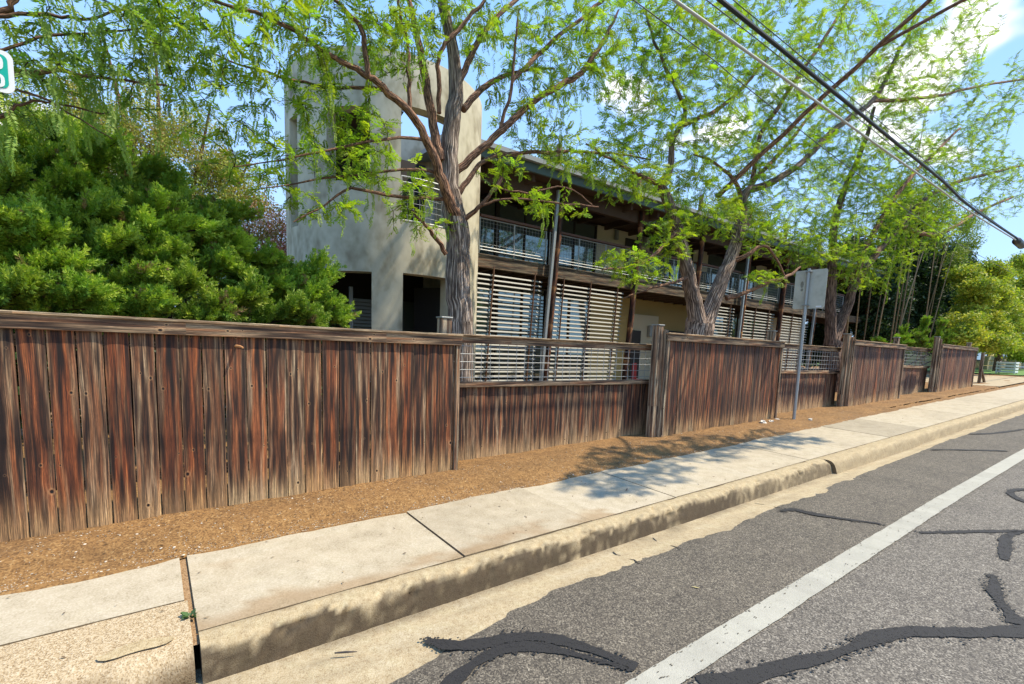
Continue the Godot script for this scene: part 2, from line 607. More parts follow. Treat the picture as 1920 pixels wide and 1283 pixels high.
func setup_view() -> void:
	var cam := Camera3D.new()
	cam.name = "camera"
	add_child(cam)
	cam.transform = Transform3D(Basis(Vector3(0.809806, 0.036043, 0.585589), Vector3(0.038093, 0.992775, -0.113783), Vector3(-0.585459, 0.114449, 0.802583)), Vector3.ZERO)
	cam.set_frustum(0.069182, Vector2(0.0, 0.006434), 0.05, 600.0)
	cam.current = true
	var env := Environment.new()
	env.background_mode = Environment.BG_SKY
	env.tonemap_mode = Environment.TONE_MAPPER_LINEAR
	env.tonemap_exposure = 1.5
	env.sdfgi_enabled = true; env.ssao_enabled = true; env.ssil_enabled = true
	var sk := Sky.new()
	var pm := PanoramaSkyMaterial.new()
	pm.panorama = sky_picture()
	pm.energy_multiplier = 1.0
	sk.sky_material = pm
	env.sky = sk
	env.background_energy_multiplier = 1.2
	var we := WorldEnvironment.new()
	we.name = "world_environment"
	we.environment = env
	add_child(we)
	var sun := DirectionalLight3D.new()
	sun.name = "sun"
	sun.light_energy = 1.5
	sun.light_color = Color(1.0, 0.955, 0.87)
	sun.light_angular_distance = 0.5
	sun.shadow_enabled = true
	add_child(sun)
	sun.look_at_from_position(Vector3(0.55, 1.0, 0.36), Vector3.ZERO)

func sky_picture() -> ImageTexture:
	var w := 1536
	var h := 768
	var buf := PackedFloat32Array()
	buf.resize(w * h * 3)
	var n := noise(11, 2.3, 6)
	var n2 := noise(12, 7.0, 4)
	# towering clouds: azimuth from -z towards +x, height, half widths, weight
	var heaps := [[9.0, 12.5, 6.0, 4.5, 1.0], [47.0, 17.0, 9.0, 5.5, 0.62], [77.5, 27.5, 3.0, 2.0, 0.4], [79.5, 13.5, 3.5, 3.0, 0.6], [30.0, 12.0, 9.0, 4.0, 0.5], [-40.0, 16.0, 14.0, 7.0, 0.5], [120.0, 20.0, 16.0, 8.0, 0.5], [180.0, 16.0, 20.0, 8.0, 0.5], [240.0, 22.0, 18.0, 9.0, 0.5]]
	for y in h:
		var el := (0.5 - (y + 0.5) / h) * PI
		if el < -0.03:
			for x in w:
				var j := (y * w + x) * 3
				buf[j] = 0.22; buf[j + 1] = 0.21; buf[j + 2] = 0.18
			continue
		var ce := cos(el)
		var sy := sin(el)
		var t := pow(clampf(sy, 0.0, 1.0), 0.55)
		var bl := Vector3(0.50, 0.70, 0.92).lerp(Vector3(0.10, 0.29, 0.72), t)
		var eld := rad_to_deg(el)
		for x in w:
			var az := ((x + 0.5) / w - 0.5) * TAU
			var d := Vector3(sin(az) * ce, sy, -cos(az) * ce)
			var azd := rad_to_deg(az)
			var b := -0.40
			for hp in heaps:
				var da: float = absf(azd - hp[0])
				if da > 180.0: da = 360.0 - da
				da /= hp[2]
				if da > 2.2: continue
				var de: float = (eld - hp[1]) / hp[3]
				if de < 0: de *= 1.5
				b += hp[4] * exp(-da * da - de * de)
			var c := bl
			var v := n.get_noise_3dv(d * Vector3(1, 1.7, 1)) * 0.75 + b
			if v > -0.03:
				var a := smoothstep(-0.03, 0.10, v)
				var lit := 0.74 + 0.34 * smoothstep(-0.05, 0.35, v + n2.get_noise_3dv(d) * 0.30)
				c = bl.lerp(Vector3(lit, lit * 0.995, lit * 0.99), a)
			var j := (y * w + x) * 3
			buf[j] = c.x; buf[j + 1] = c.y; buf[j + 2] = c.z
	return ImageTexture.create_from_image(Image.create_from_data(w, h, false, Image.FORMAT_RGBF, buf.to_byte_array()))

func make_materials() -> void:
	# weathered boards: reddish, black, grey and orange ones
	var kinds := [[0.8, 0.42, 0.10, 0.12, 2], [0.75, 0.56, 0.15, 0.0, 1], [0.5, 0.26, 0.52, 0.0, 1], [0.85, 0.22, 0.05, 0.34, 2], [0.8, 0.46, 0.1, 0.18, 3], [0.55, 0.36, 0.45, 0.0, 4], [0.7, 0.64, 0.2, 0.0, 1], [0.9, 0.34, 0.0, 0.46, 1], [0.6, 0.42, 0.35, 0.0, 3], [0.75, 0.58, 0.05, 0.24, 0]]
	for i in kinds.size():
		var k: Array = kinds[i]
		wood_tex.append(wood(100 + i * 13, 96, 704, k[0], k[1], k[2], k[3], k[4]))
	rail_tex = wood(333, 96, 640, 0.35, 0.22, 0.62, 0.05, 4, 0.0)
	post_tex = wood(377, 96, 640, 0.45, 0.15, 0.55, 0.10, 2, 0.0)
	relief(mat("rail_wood", Color(1.0, 0.86, 0.72), 0.8, rail_tex), rail_tex, 0.3)
	relief(mat("cap_wood", Color(1.0, 0.92, 0.8), 0.8, wood(391, 64, 320, 0.2, -0.3, 0.7, 0.2, 0, 0.0)), rail_tex, 0.2)
	relief(mat("post_wood", Color(1.2, 1.06, 0.95), 0.8, post_tex), post_tex, 0.3)
	# concrete
	var con := mottled(21, 512, 0.012, 0.34, 0.58, [[0.0, Color8(176, 162, 138)], [0.3, Color8(214, 202, 178)], [0.6, Color8(224, 212, 190)], [0.85, Color8(240, 230, 210)], [1.0, Color8(182, 166, 140)]], FastNoiseLite.TYPE_CELLULAR)
	var fine := mottled(31, 512, 0.09, 0.30, 0.6, [[0.0, Color8(0, 0, 0)], [1.0, Color8(255, 255, 255)]])
	relief(world_tri(mat("concrete", Color(0.58, 0.555, 0.50), 0.9, con), Vector3(0.8, 0.8, 0.8)), fine, 0.10)
	var kcon := mottled(47, 512, 0.02, 0.24, 0.6, [[0.0, Color8(150, 130, 102)], [0.3, Color8(206, 188, 156)], [0.6, Color8(224, 210, 182)], [1.0, Color8(244, 234, 212)]], FastNoiseLite.TYPE_CELLULAR)
	relief(world_tri(mat("kerb_concrete", Color(0.62, 0.59, 0.52), 0.92, kcon), Vector3(1.7, 1.7, 1.7)), fine, 0.5)
	var agg := mottled(41, 512, 0.03, 0.22, 0.75, [[0.0, Color8(140, 112, 78)], [0.35, Color8(205, 185, 150)], [0.7, Color8(232, 216, 186)], [1.0, Color8(250, 240, 220)]], FastNoiseLite.TYPE_CELLULAR)
	relief(world_tri(mat("aggregate", Color(0.62, 0.59, 0.54), 0.9, agg), Vector3(1.6, 1.6, 1.6)), agg, 0.8)
	var asp := mottled(51, 768, 0.02, 0.21, 0.78, [[0.0, Color8(66, 62, 58)], [0.3, Color8(100, 95, 88)], [0.6, Color8(132, 126, 116)], [0.86, Color8(176, 170, 158)], [1.0, Color8(230, 224, 212)]], FastNoiseLite.TYPE_CELLULAR)
	relief(world_tri(mat("asphalt", Color(0.66, 0.63, 0.585), 0.85, asp), Vector3(0.85, 0.85, 0.85)), asp, 0.55)
	relief(world_tri(mat("road_paint", Color(0.50, 0.49, 0.45), 0.7, mottled(57, 256, 0.02, 0.12, 0.5, [[0.0, Color8(170, 168, 160)], [0.3, Color8(222, 220, 212)], [1.0, Color8(242, 240, 232)]])), Vector3(1.3, 1.3, 1.3)), asp, 0.3)
	relief(world_tri(mat("tar", Color(0.017, 0.0155, 0.0145), 0.8), Vector3(1.5, 1.5, 1.5)), fine, 0.4)
	var dirt := mottled(61, 512, 0.02, 0.17, 0.66, [[0.0, Color8(100, 74, 42)], [0.4, Color8(160, 124, 76)], [0.75, Color8(190, 154, 102)], [1.0, Color8(232, 208, 164)]], FastNoiseLite.TYPE_CELLULAR)
	relief(world_tri(mat("dirt", Color(0.60, 0.525, 0.42), 0.95, dirt), Vector3(1.1, 1.1, 1.1)), dirt, 1.2)
	mat("lawn", Color(0.10, 0.20, 0.03), 0.9)
	mat("pebble", Color(1, 1, 1), 0.85)
	# tower stucco
	var stu := mottled(71, 512, 0.008, 0.03, 0.35, [[0.0, Color8(104, 94, 78)], [0.3, Color8(160, 152, 134)], [0.55, Color8(196, 190, 174)], [1.0, Color8(216, 210, 194)]])
	relief(world_tri(mat("stucco", Color(0.98, 0.95, 0.84), 0.9, stu), Vector3(0.42, 0.22, 0.42)), fine, 0.2)
	mat("cream_wall", Color(0.60, 0.54, 0.40), 0.85)
	mat("ochre_wall", Color(0.46, 0.35, 0.15), 0.85)
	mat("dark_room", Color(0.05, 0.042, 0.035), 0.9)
	mat("roof_metal", Color(0.07, 0.105, 0.10), 0.5)
	mat("roof_top", Color(0.30, 0.31, 0.30), 0.5)
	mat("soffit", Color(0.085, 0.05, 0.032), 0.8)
	mat("deck_beam", Color(0.55, 0.53, 0.48), 0.8, rail_tex)
	mat("frame_dark", Color(0.035, 0.028, 0.024), 0.6)
	mat("galvanized", Color(0.36, 0.37, 0.36), 0.5, null, 0.6)
	mat("sign_metal", Color(0.62, 0.62, 0.57), 0.5, mottled(77, 256, 0.01, 0.05, 0.3, [[0.0, Color8(190, 188, 178)], [0.5, Color8(226, 224, 214)], [1.0, Color8(238, 236, 228)]]))
	mat("slat_paint", Color(0.33, 0.315, 0.27), 0.6)
	mat("rod_rust", Color(0.13, 0.06, 0.03), 0.75)
	mat("log", Color(0.62, 0.40, 0.26), 0.8, wood_tex[0])
	mat("log_orange", Color(1.0, 0.68, 0.42), 0.8, wood_tex[7])
	mat("log_grey", Color(0.62, 0.60, 0.56), 0.8, post_tex)
	var gl := mat("window_glass", Color(0.20, 0.25, 0.235), 0.04, null, 0.55)
	gl.metallic_specular = 0.9
	mat("rail_red", Color(0.12, 0.055, 0.035), 0.7)
	mat("black_metal", Color(0.02, 0.02, 0.02), 0.5)
	mat("cable_black", Color(0.016, 0.018, 0.022), 0.45)
	mat("cable_pale", Color(0.42, 0.42, 0.38), 0.5)
	mat("red_paint", Color(0.42, 0.03, 0.03), 0.5)
	# bark
	var bk := Image.create(256, 256, false, Image.FORMAT_RGB8)
	var la := layer(noise(81, 0.035, 4), 256, 256)
	var buf := PackedByteArray()
	buf.resize(256 * 256 * 3)
	for y in 256:
		for x in 256:
			# ridges run up the trunk: squeeze the noise sideways
			var q := la[((y / 3 + x / 9) % 256) * 256 + (x * 3) % 256]
			var q2 := la[((y + 90) % 256) * 256 + (x + 31) % 256]
			var f := clampf(q / 255.0 * 0.75 + q2 / 255.0 * 0.25, 0.0, 1.0)
			f = smoothstep(0.25, 0.75, f)
			var j := (y * 256 + x) * 3
			buf[j] = int(lerpf(74, 226, f)); buf[j + 1] = int(lerpf(62, 213, f)); buf[j + 2] = int(lerpf(54, 200, f))
	bk.set_data(256, 256, false, Image.FORMAT_RGB8, buf)
	var bt := ImageTexture.create_from_image(bk)
	var m := mat("bark_trunk", Color(1.0, 0.94, 0.88), 0.9, bt)
	m.uv1_scale = Vector3(2.0, 0.55, 1)
	relief(m, bt, 3.0)
	m = mat("bark_limb", Color(0.80, 0.60, 0.47), 0.88, bt)
	m.uv1_scale = Vector3(1.0, 1.6, 1)
	relief(m, bt, 1.0)
	cypress_spray = make_spray(0.155, 0.055, 8, 5)
	cypress_spray2 = make_spray(0.18, 0.045, 10, 6)
	juniper_spray = make_juniper(8)
	leaf_cluster = make_cluster(9, 34, 0.26, 0.13)

# ------------------------------------------------------------------ ground, street
func ground() -> void:
	# one sheet to the horizon
	var m := MB.new()
	var xs := [-300.0, -60.0, -12.0, 0.0, 10.0, 20.0, 30.0, 36.0, 40.0, 42.0, 45.0, 49.0, 54.0, 60.0, 80.0, 150.0, 400.0]
	for i in xs.size() - 1:
		for zz in [[-400.0, -60.0], [-60.0, -20.0], [-20.0, 12.0], [12.0, 60.0], [60.0, 300.0]]:
			var a: float = xs[i]; var b: float = xs[i + 1]
			m.quad(Vector3(a, gy(a) - 0.30, zz[1]), Vector3(b, gy(b) - 0.30, zz[1]), Vector3(b, gy(b) - 0.30, zz[0]), Vector3(a, gy(a) - 0.30, zz[0]), Color(0.9, 1.0, 0.8))
	struct("ground", m.mesh(), mat("far_ground", Color(0.17, 0.16, 0.07), 0.95))
	# bare earth under and behind the fence, up to the sidewalk's edge
	var n := noise(3, 0.9, 4)
	var n3 := noise(5, 5.0, 3)
	m = MB.new()
	var zrow := [-4.00, -4.06, -4.12, -4.2, -4.32, -4.46, -4.6, -4.75, -4.9, -5.1, -5.4, -6.2, -8.0, -11.0, -22.0]
	var x0 := -3.0
	var cols := 380
	var grid := []
	for i in cols + 1:
		var x := x0 + 0.085 * i if i <= 340 else x0 + 0.085 * 340 + (i - 340) * 0.3
		var row := []
		for z in zrow:
			var zz: float = z
			if z > -4.25: zz += n.get_noise_2d(x * 1.4, 3.0) * 0.05 + n3.get_noise_2d(x * 0.8, 3.0) * 0.02 - (0.02 if x > 0.12 else 0.0)
			if z > -4.25 and x > 6.0: zz -= minf((x - 6.0) * 0.012, 0.12)
			var rise := 0.0
			if z <= -4.15: rise = 0.035 * smoothstep(-4.05, -4.4, z) + n.get_noise_2d(x, z * 1.5) * 0.022 + n3.get_noise_2d(x, z) * 0.008
			var yy := lerpf(sidewalk_y(x, zz) - 0.006, gy(x) - 0.01, smoothstep(-4.05, -4.5, z)) + rise
			if z > -4.01: yy = sidewalk_y(x, zz) - 0.006
			elif z > -4.13: yy = sidewalk_y(x, zz) + 0.012 + n3.get_noise_2d(x * 3.0, z) * 0.006
			row.append(Vector3(x, yy, zz))
		grid.append(row)
	var tint := []
	for i in cols + 1:
		var row := []
		for k in zrow.size():
			var s := 0.92 + 0.30 * n.get_noise_2d(grid[i][k].x * 0.9 + 50.0, grid[i][k].z * 1.8) + 0.12 * n3.get_noise_2d(grid[i][k].x, grid[i][k].z)
			row.append(Color(s, s * 0.99, s * 0.97))
		tint.append(row)
	m.sheet(grid, tint, Vector3.UP)
	struct("dirt_verge", m.mesh(), mats["dirt"])
	# pebbles on the earth, most of them at the sidewalk's edge
	var pm := MB.new()
	var r := RandomNumberGenerator.new()
	r.seed = 77
	var ring := []
	for i in 6: ring.append(Vector3(cos(i * TAU / 6.0) * r.randf_range(0.8, 1.1), 0, sin(i * TAU / 6.0) * r.randf_range(0.7, 1.0)))
	for i in 6:
		pm.tri(ring[i] , Vector3(0.1, 0.62, 0.0), ring[(i + 1) % 6])
		pm.tri(ring[(i + 1) % 6], Vector3(0, -0.4, 0), ring[i])
	var xf := []
	var cs := []
	for i in 5200:
		var x := -1.4 + 14.0 * pow(r.randf(), 1.6)
		var z := -4.05 - 0.8 * pow(r.randf(), 2.2)
		if r.randf() < 0.04: z += r.randf_range(0.0, 0.12)
		var s := r.randf_range(0.0022, 0.0055) * (1.0 if r.randf() < 0.94 else 2.2)
		var yy := lerpf(sidewalk_y(x, z) + 0.012, gy(x) - 0.01 + 0.035, smoothstep(-4.1, -4.5, z)) + n.get_noise_2d(x, z * 1.5) * 0.022 * smoothstep(-4.05, -4.3, z)
		if z > -4.05: yy = sidewalk_y(x, z) + 0.002
		xf.append(Transform3D(Basis.from_euler(Vector3(r.randf_range(-0.4, 0.4), r.randf() * TAU, r.randf_range(-0.4, 0.4))).scaled(Vector3(s, s * 0.8, s)), Vector3(x, yy, z)))
		var g := r.randf_range(0.25, 0.62)
		cs.append(Color(g, g * 0.86, g * 0.66))
	multi("gravel", pm.mesh(), mats["pebble"], xf, cs)

func litter() -> void:
	var r := RandomNumberGenerator.new()
	r.seed = 78
	var lm := MB.new()
	lm.quad(Vector3(-1, 0, 0), Vector3(0, 0.15, 0.28), Vector3(1, 0.1, 0), Vector3(0, 0.2, -0.28))
	lm.quad(Vector3(-1, 0.02, 0), Vector3(0, 0.22, -0.28), Vector3(1, 0.12, 0), Vector3(0, 0.17, 0.28))
	var xf := []
	var cs := []
	for i in 1500:
		var x := -1.3 + 17.0 * r.randf()
		var z := -4.86 + 0.75 * pow(r.randf(), 1.5)
		if r.randf() < 0.12: z = r.randf_range(-4.05, -3.05)
		var s := r.randf_range(0.006, 0.018)
		var y := lerpf(sidewalk_y(x, z) + 0.014, gy(x) + 0.032, smoothstep(-4.1, -4.5, z)) if z < -4.08 else sidewalk_y(x, z) + 0.006
		xf.append(Transform3D(Basis.from_euler(Vector3(r.randf_range(-0.5, 0.5), r.randf() * TAU, r.randf_range(-0.5, 0.5))).scaled(Vector3(s, s, s)), Vector3(x, y, z)))
		var c: Color = [Color(0.06, 0.035, 0.02), Color(0.16, 0.09, 0.04), Color(0.30, 0.20, 0.10), Color(0.10, 0.06, 0.03)][r.randi() % 4]
		cs.append(c)
	multi("leaf_litter", lm.mesh(), mats["pebble"], xf, cs)

func street() -> void:
	var n := noise(15, 1.6, 4)
	var nf := noise(16, 9.0, 3)
	# asphalt with a ragged edge against the gutter
	var m := MB.new()
	var zs := []
	for k in 32: zs.append(-2.46 + 0.14 * k)
	zs.append_array([3.0, 5.0, 8.0])
	var xs := []
	var x := -6.0
	while x < 60.0:
		xs.append(x)
		x += 0.03 if x > -0.5 and x < 8.0 else (0.08 if x < 20.0 else 1.0)
	var SP := []
	var SC := []
	for i in xs.size():
		var row := []
		var col := []
		for k in zs.size():
			var px: float = xs[i]; var pz: float = zs[k]
			if k == 0: pz += clampf(n.get_noise_2d(px * 0.4, 0.0) * 0.05 + nf.get_noise_2d(px * 0.35, 2.0) * 0.014 + nf.get_noise_2d(px * 1.1, 8.0) * 0.010, -0.09, 0.08) + 0.28 * smoothstep(2.0, 0.5, px) - clampf((px - 5.0) * 0.02, 0.0, 0.10) + 0.02
			if k == 1: pz += clampf(n.get_noise_2d(px * 1.0, 0.0) * 0.04, -0.04, 0.04) + 0.25 * smoothstep(2.0, 0.5, px)
			if k == 2: pz += 0.17 * smoothstep(2.0, 0.5, px)
			if k == 3: pz += 0.08 * smoothstep(2.0, 0.5, px)
			var cz: float = zs[k]
			row.append(Vector3(px, road_y(px) + (0.0 if k > 0 else -0.012) + n.get_noise_2d(px * 0.8, pz) * 0.004, pz))
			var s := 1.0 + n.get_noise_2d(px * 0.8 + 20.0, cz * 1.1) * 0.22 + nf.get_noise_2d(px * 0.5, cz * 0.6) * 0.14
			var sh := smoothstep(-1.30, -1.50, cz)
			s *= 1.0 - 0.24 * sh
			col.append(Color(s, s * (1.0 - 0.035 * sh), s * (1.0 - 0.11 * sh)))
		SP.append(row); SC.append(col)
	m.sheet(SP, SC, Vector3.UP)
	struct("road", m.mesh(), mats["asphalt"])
	# white edge line
	m = MB.new()
	xs = []
	x = 0.4
	while x < 50.0:
		xs.append(x)
		x += 0.05 if x < 8.0 else 0.4
	for i in xs.size() - 1:
		var a: float = xs[i]; var b: float = xs[i + 1]
		var w0 := -1.55 - clampf((a - 2.0) * 0.012, -0.05, 0.06)
		var la := w0 + 0.035 + nf.get_noise_2d(a * 0.7, 0.0) * 0.007; var lb := w0 + 0.035 + nf.get_noise_2d(b * 0.7, 0.0) * 0.007
		var ra := w0 + 0.205 + nf.get_noise_2d(a * 0.7, 7.0) * 0.007; var rb := w0 + 0.205 + nf.get_noise_2d(b * 0.7, 7.0) * 0.007
		var s := 0.92 + n.get_noise_2d(a * 1.4, 33.0) * 0.16
		var y := 0.0095
		m.quad(Vector3(a, road_y(a) + y, ra), Vector3(b, road_y(b) + y, rb), Vector3(b, road_y(b) + y, lb), Vector3(a, road_y(a) + y, la), Color(s, s * 0.985, s * 0.94))
	struct("edge_line", m.mesh(), mats["road_paint"])
	m = MB.new()
	for k in 380:
		var fx := 0.9 + 8.0 * pow(rng.randf(), 1.5)
		var fz := -1.55 - clampf((fx - 2.0) * 0.012, -0.05, 0.06) + (rng.randf_range(0.03, 0.21) if rng.randf() < 0.45 else (0.035 if rng.randf() < 0.5 else 0.205) + rng.randfn() * 0.008)
		var ce := Vector3(fx, road_y(fx) + 0.0125, fz)
		var rr := rng.randf_range(0.0015, 0.006)
		var rim := []
		for e in 5: rim.append(ce + Vector3(cos(e * TAU / 5.0) * rr * rng.randf_range(0.6, 3.2), 0, sin(e * TAU / 5.0) * rr * rng.randf_range(0.5, 1.1)))
		for e in 5: m.tri(ce, rim[(e + 1) % 5], rim[e], Color(0.8, 0.78, 0.74))
	struct("worn_fleck", m.mesh(), mats["asphalt"])
	# tar run into cracks
	var seams := [
		[[1.22, -2.42, 0.02], [1.30, -2.30, 0.05], [1.45, -2.21, 0.055], [1.64, -2.15, 0.05], [1.80, -2.04, 0.05], [1.94, -1.80, 0.055], [2.02, -1.56, 0.06]],
		[[0.98, -1.94, 0.05], [1.18, -2.03, 0.05], [1.37, -2.09, 0.045], [1.56, -2.09, 0.05], [1.72, -1.98, 0.045], [1.86, -1.78, 0.03], [1.98, -1.58, 0.02]],
		[[5.22, -2.36, 0.03], [5.38, -2.30, 0.05], [5.40, -2.16, 0.05], [5.48, -1.95, 0.04], [5.66, -1.62, 0.03]],
		[[5.70, -1.33, 0.03], [6.05, -1.12, 0.035], [6.4, -0.9, 0.035], [6.9, -0.55, 0.03]],
		[[2.20, -1.32, 0.05], [2.42, -1.19, 0.06], [2.68, -1.12, 0.065], [2.98, -1.02, 0.05], [3.20, -0.97, 0.055], [3.42, -0.93, 0.06], [3.66, -0.83, 0.05], [3.92, -0.64, 0.07], [4.26, -0.42, 0.07], [4.6, -0.2, 0.05]],
		[[5.10, -0.73, 0.02], [4.95, -0.69, 0.05], [4.77, -0.66, 0.05], [4.60, -0.60, 0.03], [4.46, -0.53, 0.06], [4.32, -0.46, 0.07]],
		[[6.55, -0.80, 0.03], [6.25, -0.84, 0.05], [5.95, -0.80, 0.05], [5.55, -0.74, 0.03]],
		[[8.6, -1.05, 0.03], [8.35, -1.14, 0.05], [8.1, -1.10, 0.05], [7.9, -0.98, 0.04], [7.7, -0.8, 0.04]],
		[[10.5, -2.45, 0.03], [11.0, -2.1, 0.05], [11.5, -1.7, 0.05]],
		[[13.1, -2.5, 0.04], [13.6, -2.25, 0.06], [14.9, -2.0, 0.04]],
	]
	for s in seams:
		m = MB.new()
		var cu := Curve3D.new()
		for i in s.size():
			var p := Vector3(s[i][0], s[i][2], s[i][1])
			var a := Vector3(s[maxi(i - 1, 0)][0], s[maxi(i - 1, 0)][2], s[maxi(i - 1, 0)][1])
			var b := Vector3(s[mini(i + 1, s.size() - 1)][0], s[mini(i + 1, s.size() - 1)][2], s[mini(i + 1, s.size() - 1)][1])
			cu.add_point(p, -(b - a) / 6.0, (b - a) / 6.0)
		var L := []
		for i in s.size() - 1:
			for k in 22: L.append(cu.sample(i, k / 22.0))
		L.append(Vector3(s[s.size() - 1][0], s[s.size() - 1][2], s[s.size() - 1][1]))
		for i in L.size() - 1:
			var e := []
			for q in [i, i + 1]:
				var d: Vector3 = L[mini(q + 1, L.size() - 1)] - L[maxi(q - 1, 0)]
				d.y = 0
				var sd := Vector3(-d.z, 0, d.x).normalized()
				var wd: float = L[q].y * (0.78 + n.get_noise_2d(L[q].x * 1.6, L[q].z * 1.6) * 0.5 + nf.get_noise_2d(L[q].x * 0.7, L[q].z * 0.7) * 0.12)
				if q == 0 or q == L.size() - 1: wd *= 0.3
				for sg in [-1.0, 1.0]:
					var P: Vector3 = L[q] + sd * sg * wd
					P.y = road_y(P.x) + 0.0075
					e.append(P)
			var A: Vector3 = e[0]; var B: Vector3 = e[1]; var C: Vector3 = e[3]; var D: Vector3 = e[2]
			if (B - A).cross(D - A).y < 0: m.quad(B, A, D, C)
			else: m.quad(A, B, C, D)
		# specks of tar that ran out beside the seam
		for k in L.size() * 2:
			var q: Vector3 = L[rng.randi() % L.size()]
			var sg := 1.0 if rng.randf() < 0.5 else -1.0
			var o := q.y * (0.75 + absf(rng.randfn()) * 0.45)
			var a0 := rng.randf() * TAU
			var ce := Vector3(q.x + cos(a0) * o, 0, q.z + sin(a0) * o)
			ce.y = road_y(ce.x) + 0.0085
			var rr := rng.randf_range(0.003, 0.011)
			var rim := []
			for e in 6: rim.append(ce + Vector3(cos(e * TAU / 6.0) * rr * rng.randf_range(0.6, 1.5), 0, sin(e * TAU / 6.0) * rr * rng.randf_range(0.6, 1.3)))
			for e in 6: m.tri(ce, rim[(e + 1) % 6], rim[e])
		struct("tar_seam", m.mesh(), mats["tar"])
	# gutter pan, cut in lengths
	m = MB.new()
	x = -6.0
	var prof0 := [[-2.02, -0.02], [-2.16, -0.018], [-2.28, -0.014], [-2.36, -0.008], [-2.44, -0.011], [-2.52, -0.015], [-2.60, -0.022], [-2.66, -0.028], [-2.74, -0.03], [-2.92, -0.03]]
	SP = []
	SC = []
	while x < 46.0:
		var row := []
		var col := []
		for k in prof0.size():
			row.append(Vector3(x, road_y(x) + prof0[k][1] + n.get_noise_2d(x * 2.0, prof0[k][0]) * 0.003, prof0[k][0]))
			var s := 0.95 + n.get_noise_2d(x * 0.6, prof0[k][0] * 6.0) * 0.32 + nf.get_noise_2d(x * 0.5, prof0[k][0] * 3.0) * 0.14
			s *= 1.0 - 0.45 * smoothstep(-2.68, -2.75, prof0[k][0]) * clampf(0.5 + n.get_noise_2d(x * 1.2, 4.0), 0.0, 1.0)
			col.append(Color(s, s * 0.965, s * 0.91))
		SP.append(row); SC.append(col)
		x += 0.05 if x > -0.4 and x < 9.0 else 0.3
	m.sheet(SP, SC, Vector3.UP)
	struct("gutter", m.mesh(), mats["kerb_concrete"])
	# cracks across the gutter, filled dark
	for cx in [3.05, 3.55, 5.35, 7.62, 10.9]:
		m = MB.new()
		for k in 6:
			var za := -2.36 - k * 0.055; var zb := za - 0.055
			var xa: float = cx + n.get_noise_2d(cx * 7.0, za * 9.0) * 0.06; var xb: float = cx + n.get_noise_2d(cx * 7.0, zb * 9.0) * 0.06
			var w := 0.006
			m.quad(Vector3(xa - w, road_y(xa) + 0.001 - 0.030 * clampf(k / 3.5, 0.0, 1.0) + 0.006, za), Vector3(xa + w, road_y(xa) + 0.001 - 0.030 * clampf(k / 3.5, 0.0, 1.0) + 0.006, za), Vector3(xb + w, road_y(xb) + 0.001 - 0.030 * clampf((k + 1) / 3.5, 0.0, 1.0) + 0.006, zb), Vector3(xb - w, road_y(xb) + 0.001 - 0.030 * clampf((k + 1) / 3.5, 0.0, 1.0) + 0.006, zb))
		struct("gutter_crack", m.mesh(), mats["tar"])
	# kerb: lengths with a rounded, chipped nose and a dirt-stained face
	var kerb := Node3D.new()
	kerb.name = "kerb"
	kerb.set_meta("kind", "structure")
	add_child(kerb)
	var runs := [[0.145, 7.50, 0.0, 1.0], [7.515, 10.95, 0.05, 0.35], [10.96, 14.4, 0.02, 0.25], [14.41, 30.0, 0.0, 0.15], [30.01, 46.0, 0.0, 0.1]]
	for rn in runs:
		m = MB.new()
		var a: float = rn[0]
		var b: float = rn[1]
		var step := 0.035 if a < 7.0 else 0.12
		var cnt := int((b - a) / step)
		var prof := [[-2.998, -0.018], [-2.990, 0.003], [-2.94, 0.006], [-2.885, 0.004], [-2.848, -0.003], [-2.822, -0.017], [-2.804, -0.042], [-2.790, -0.08], [-2.777, -0.12], [-2.765, -0.16], [-2.752, -0.19]]
		var pts := []
		for i in cnt + 1:
			var px := a + (b - a) * i / cnt
			var row := []
			for k in prof.size():
				var chip := 0.0
				if k >= 3 and k <= 6: chip = maxf(0.0, n.get_noise_2d(px * 3.0, k * 1.3 + 60.0) - 0.18) * 0.11 * rn[3]
				var wob := nf.get_noise_2d(px * 1.3, k * 3.0) * 0.0045
				var zz: float = prof[k][0] + (rn[2] if k > 1 else 0.0) - chip + wob
				if k <= 1: zz += maxf(0.0, n.get_noise_2d(px * 1.3, 90.0)) * 0.03
				row.append(Vector3(px, sidewalk_y(px, -2.85) + prof[k][1] - chip * 0.5 + wob * 0.6, zz))
			pts.append(row)
		var kc := []
		for i in cnt + 1:
			var col := []
			for k in prof.size():
				var px: float = pts[i][k].x
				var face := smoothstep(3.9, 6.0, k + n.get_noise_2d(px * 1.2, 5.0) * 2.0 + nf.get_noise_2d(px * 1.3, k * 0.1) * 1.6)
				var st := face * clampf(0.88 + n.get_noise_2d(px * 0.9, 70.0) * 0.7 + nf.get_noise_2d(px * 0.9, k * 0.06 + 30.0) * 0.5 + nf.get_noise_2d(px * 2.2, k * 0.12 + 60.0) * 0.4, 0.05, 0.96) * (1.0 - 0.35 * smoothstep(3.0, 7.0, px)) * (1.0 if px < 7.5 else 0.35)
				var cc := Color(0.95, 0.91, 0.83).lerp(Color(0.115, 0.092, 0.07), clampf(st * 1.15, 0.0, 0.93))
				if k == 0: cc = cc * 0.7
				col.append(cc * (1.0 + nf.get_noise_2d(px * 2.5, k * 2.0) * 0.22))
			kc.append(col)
		m.sheet(pts, kc, Vector3(0, 0.6, 0.8))
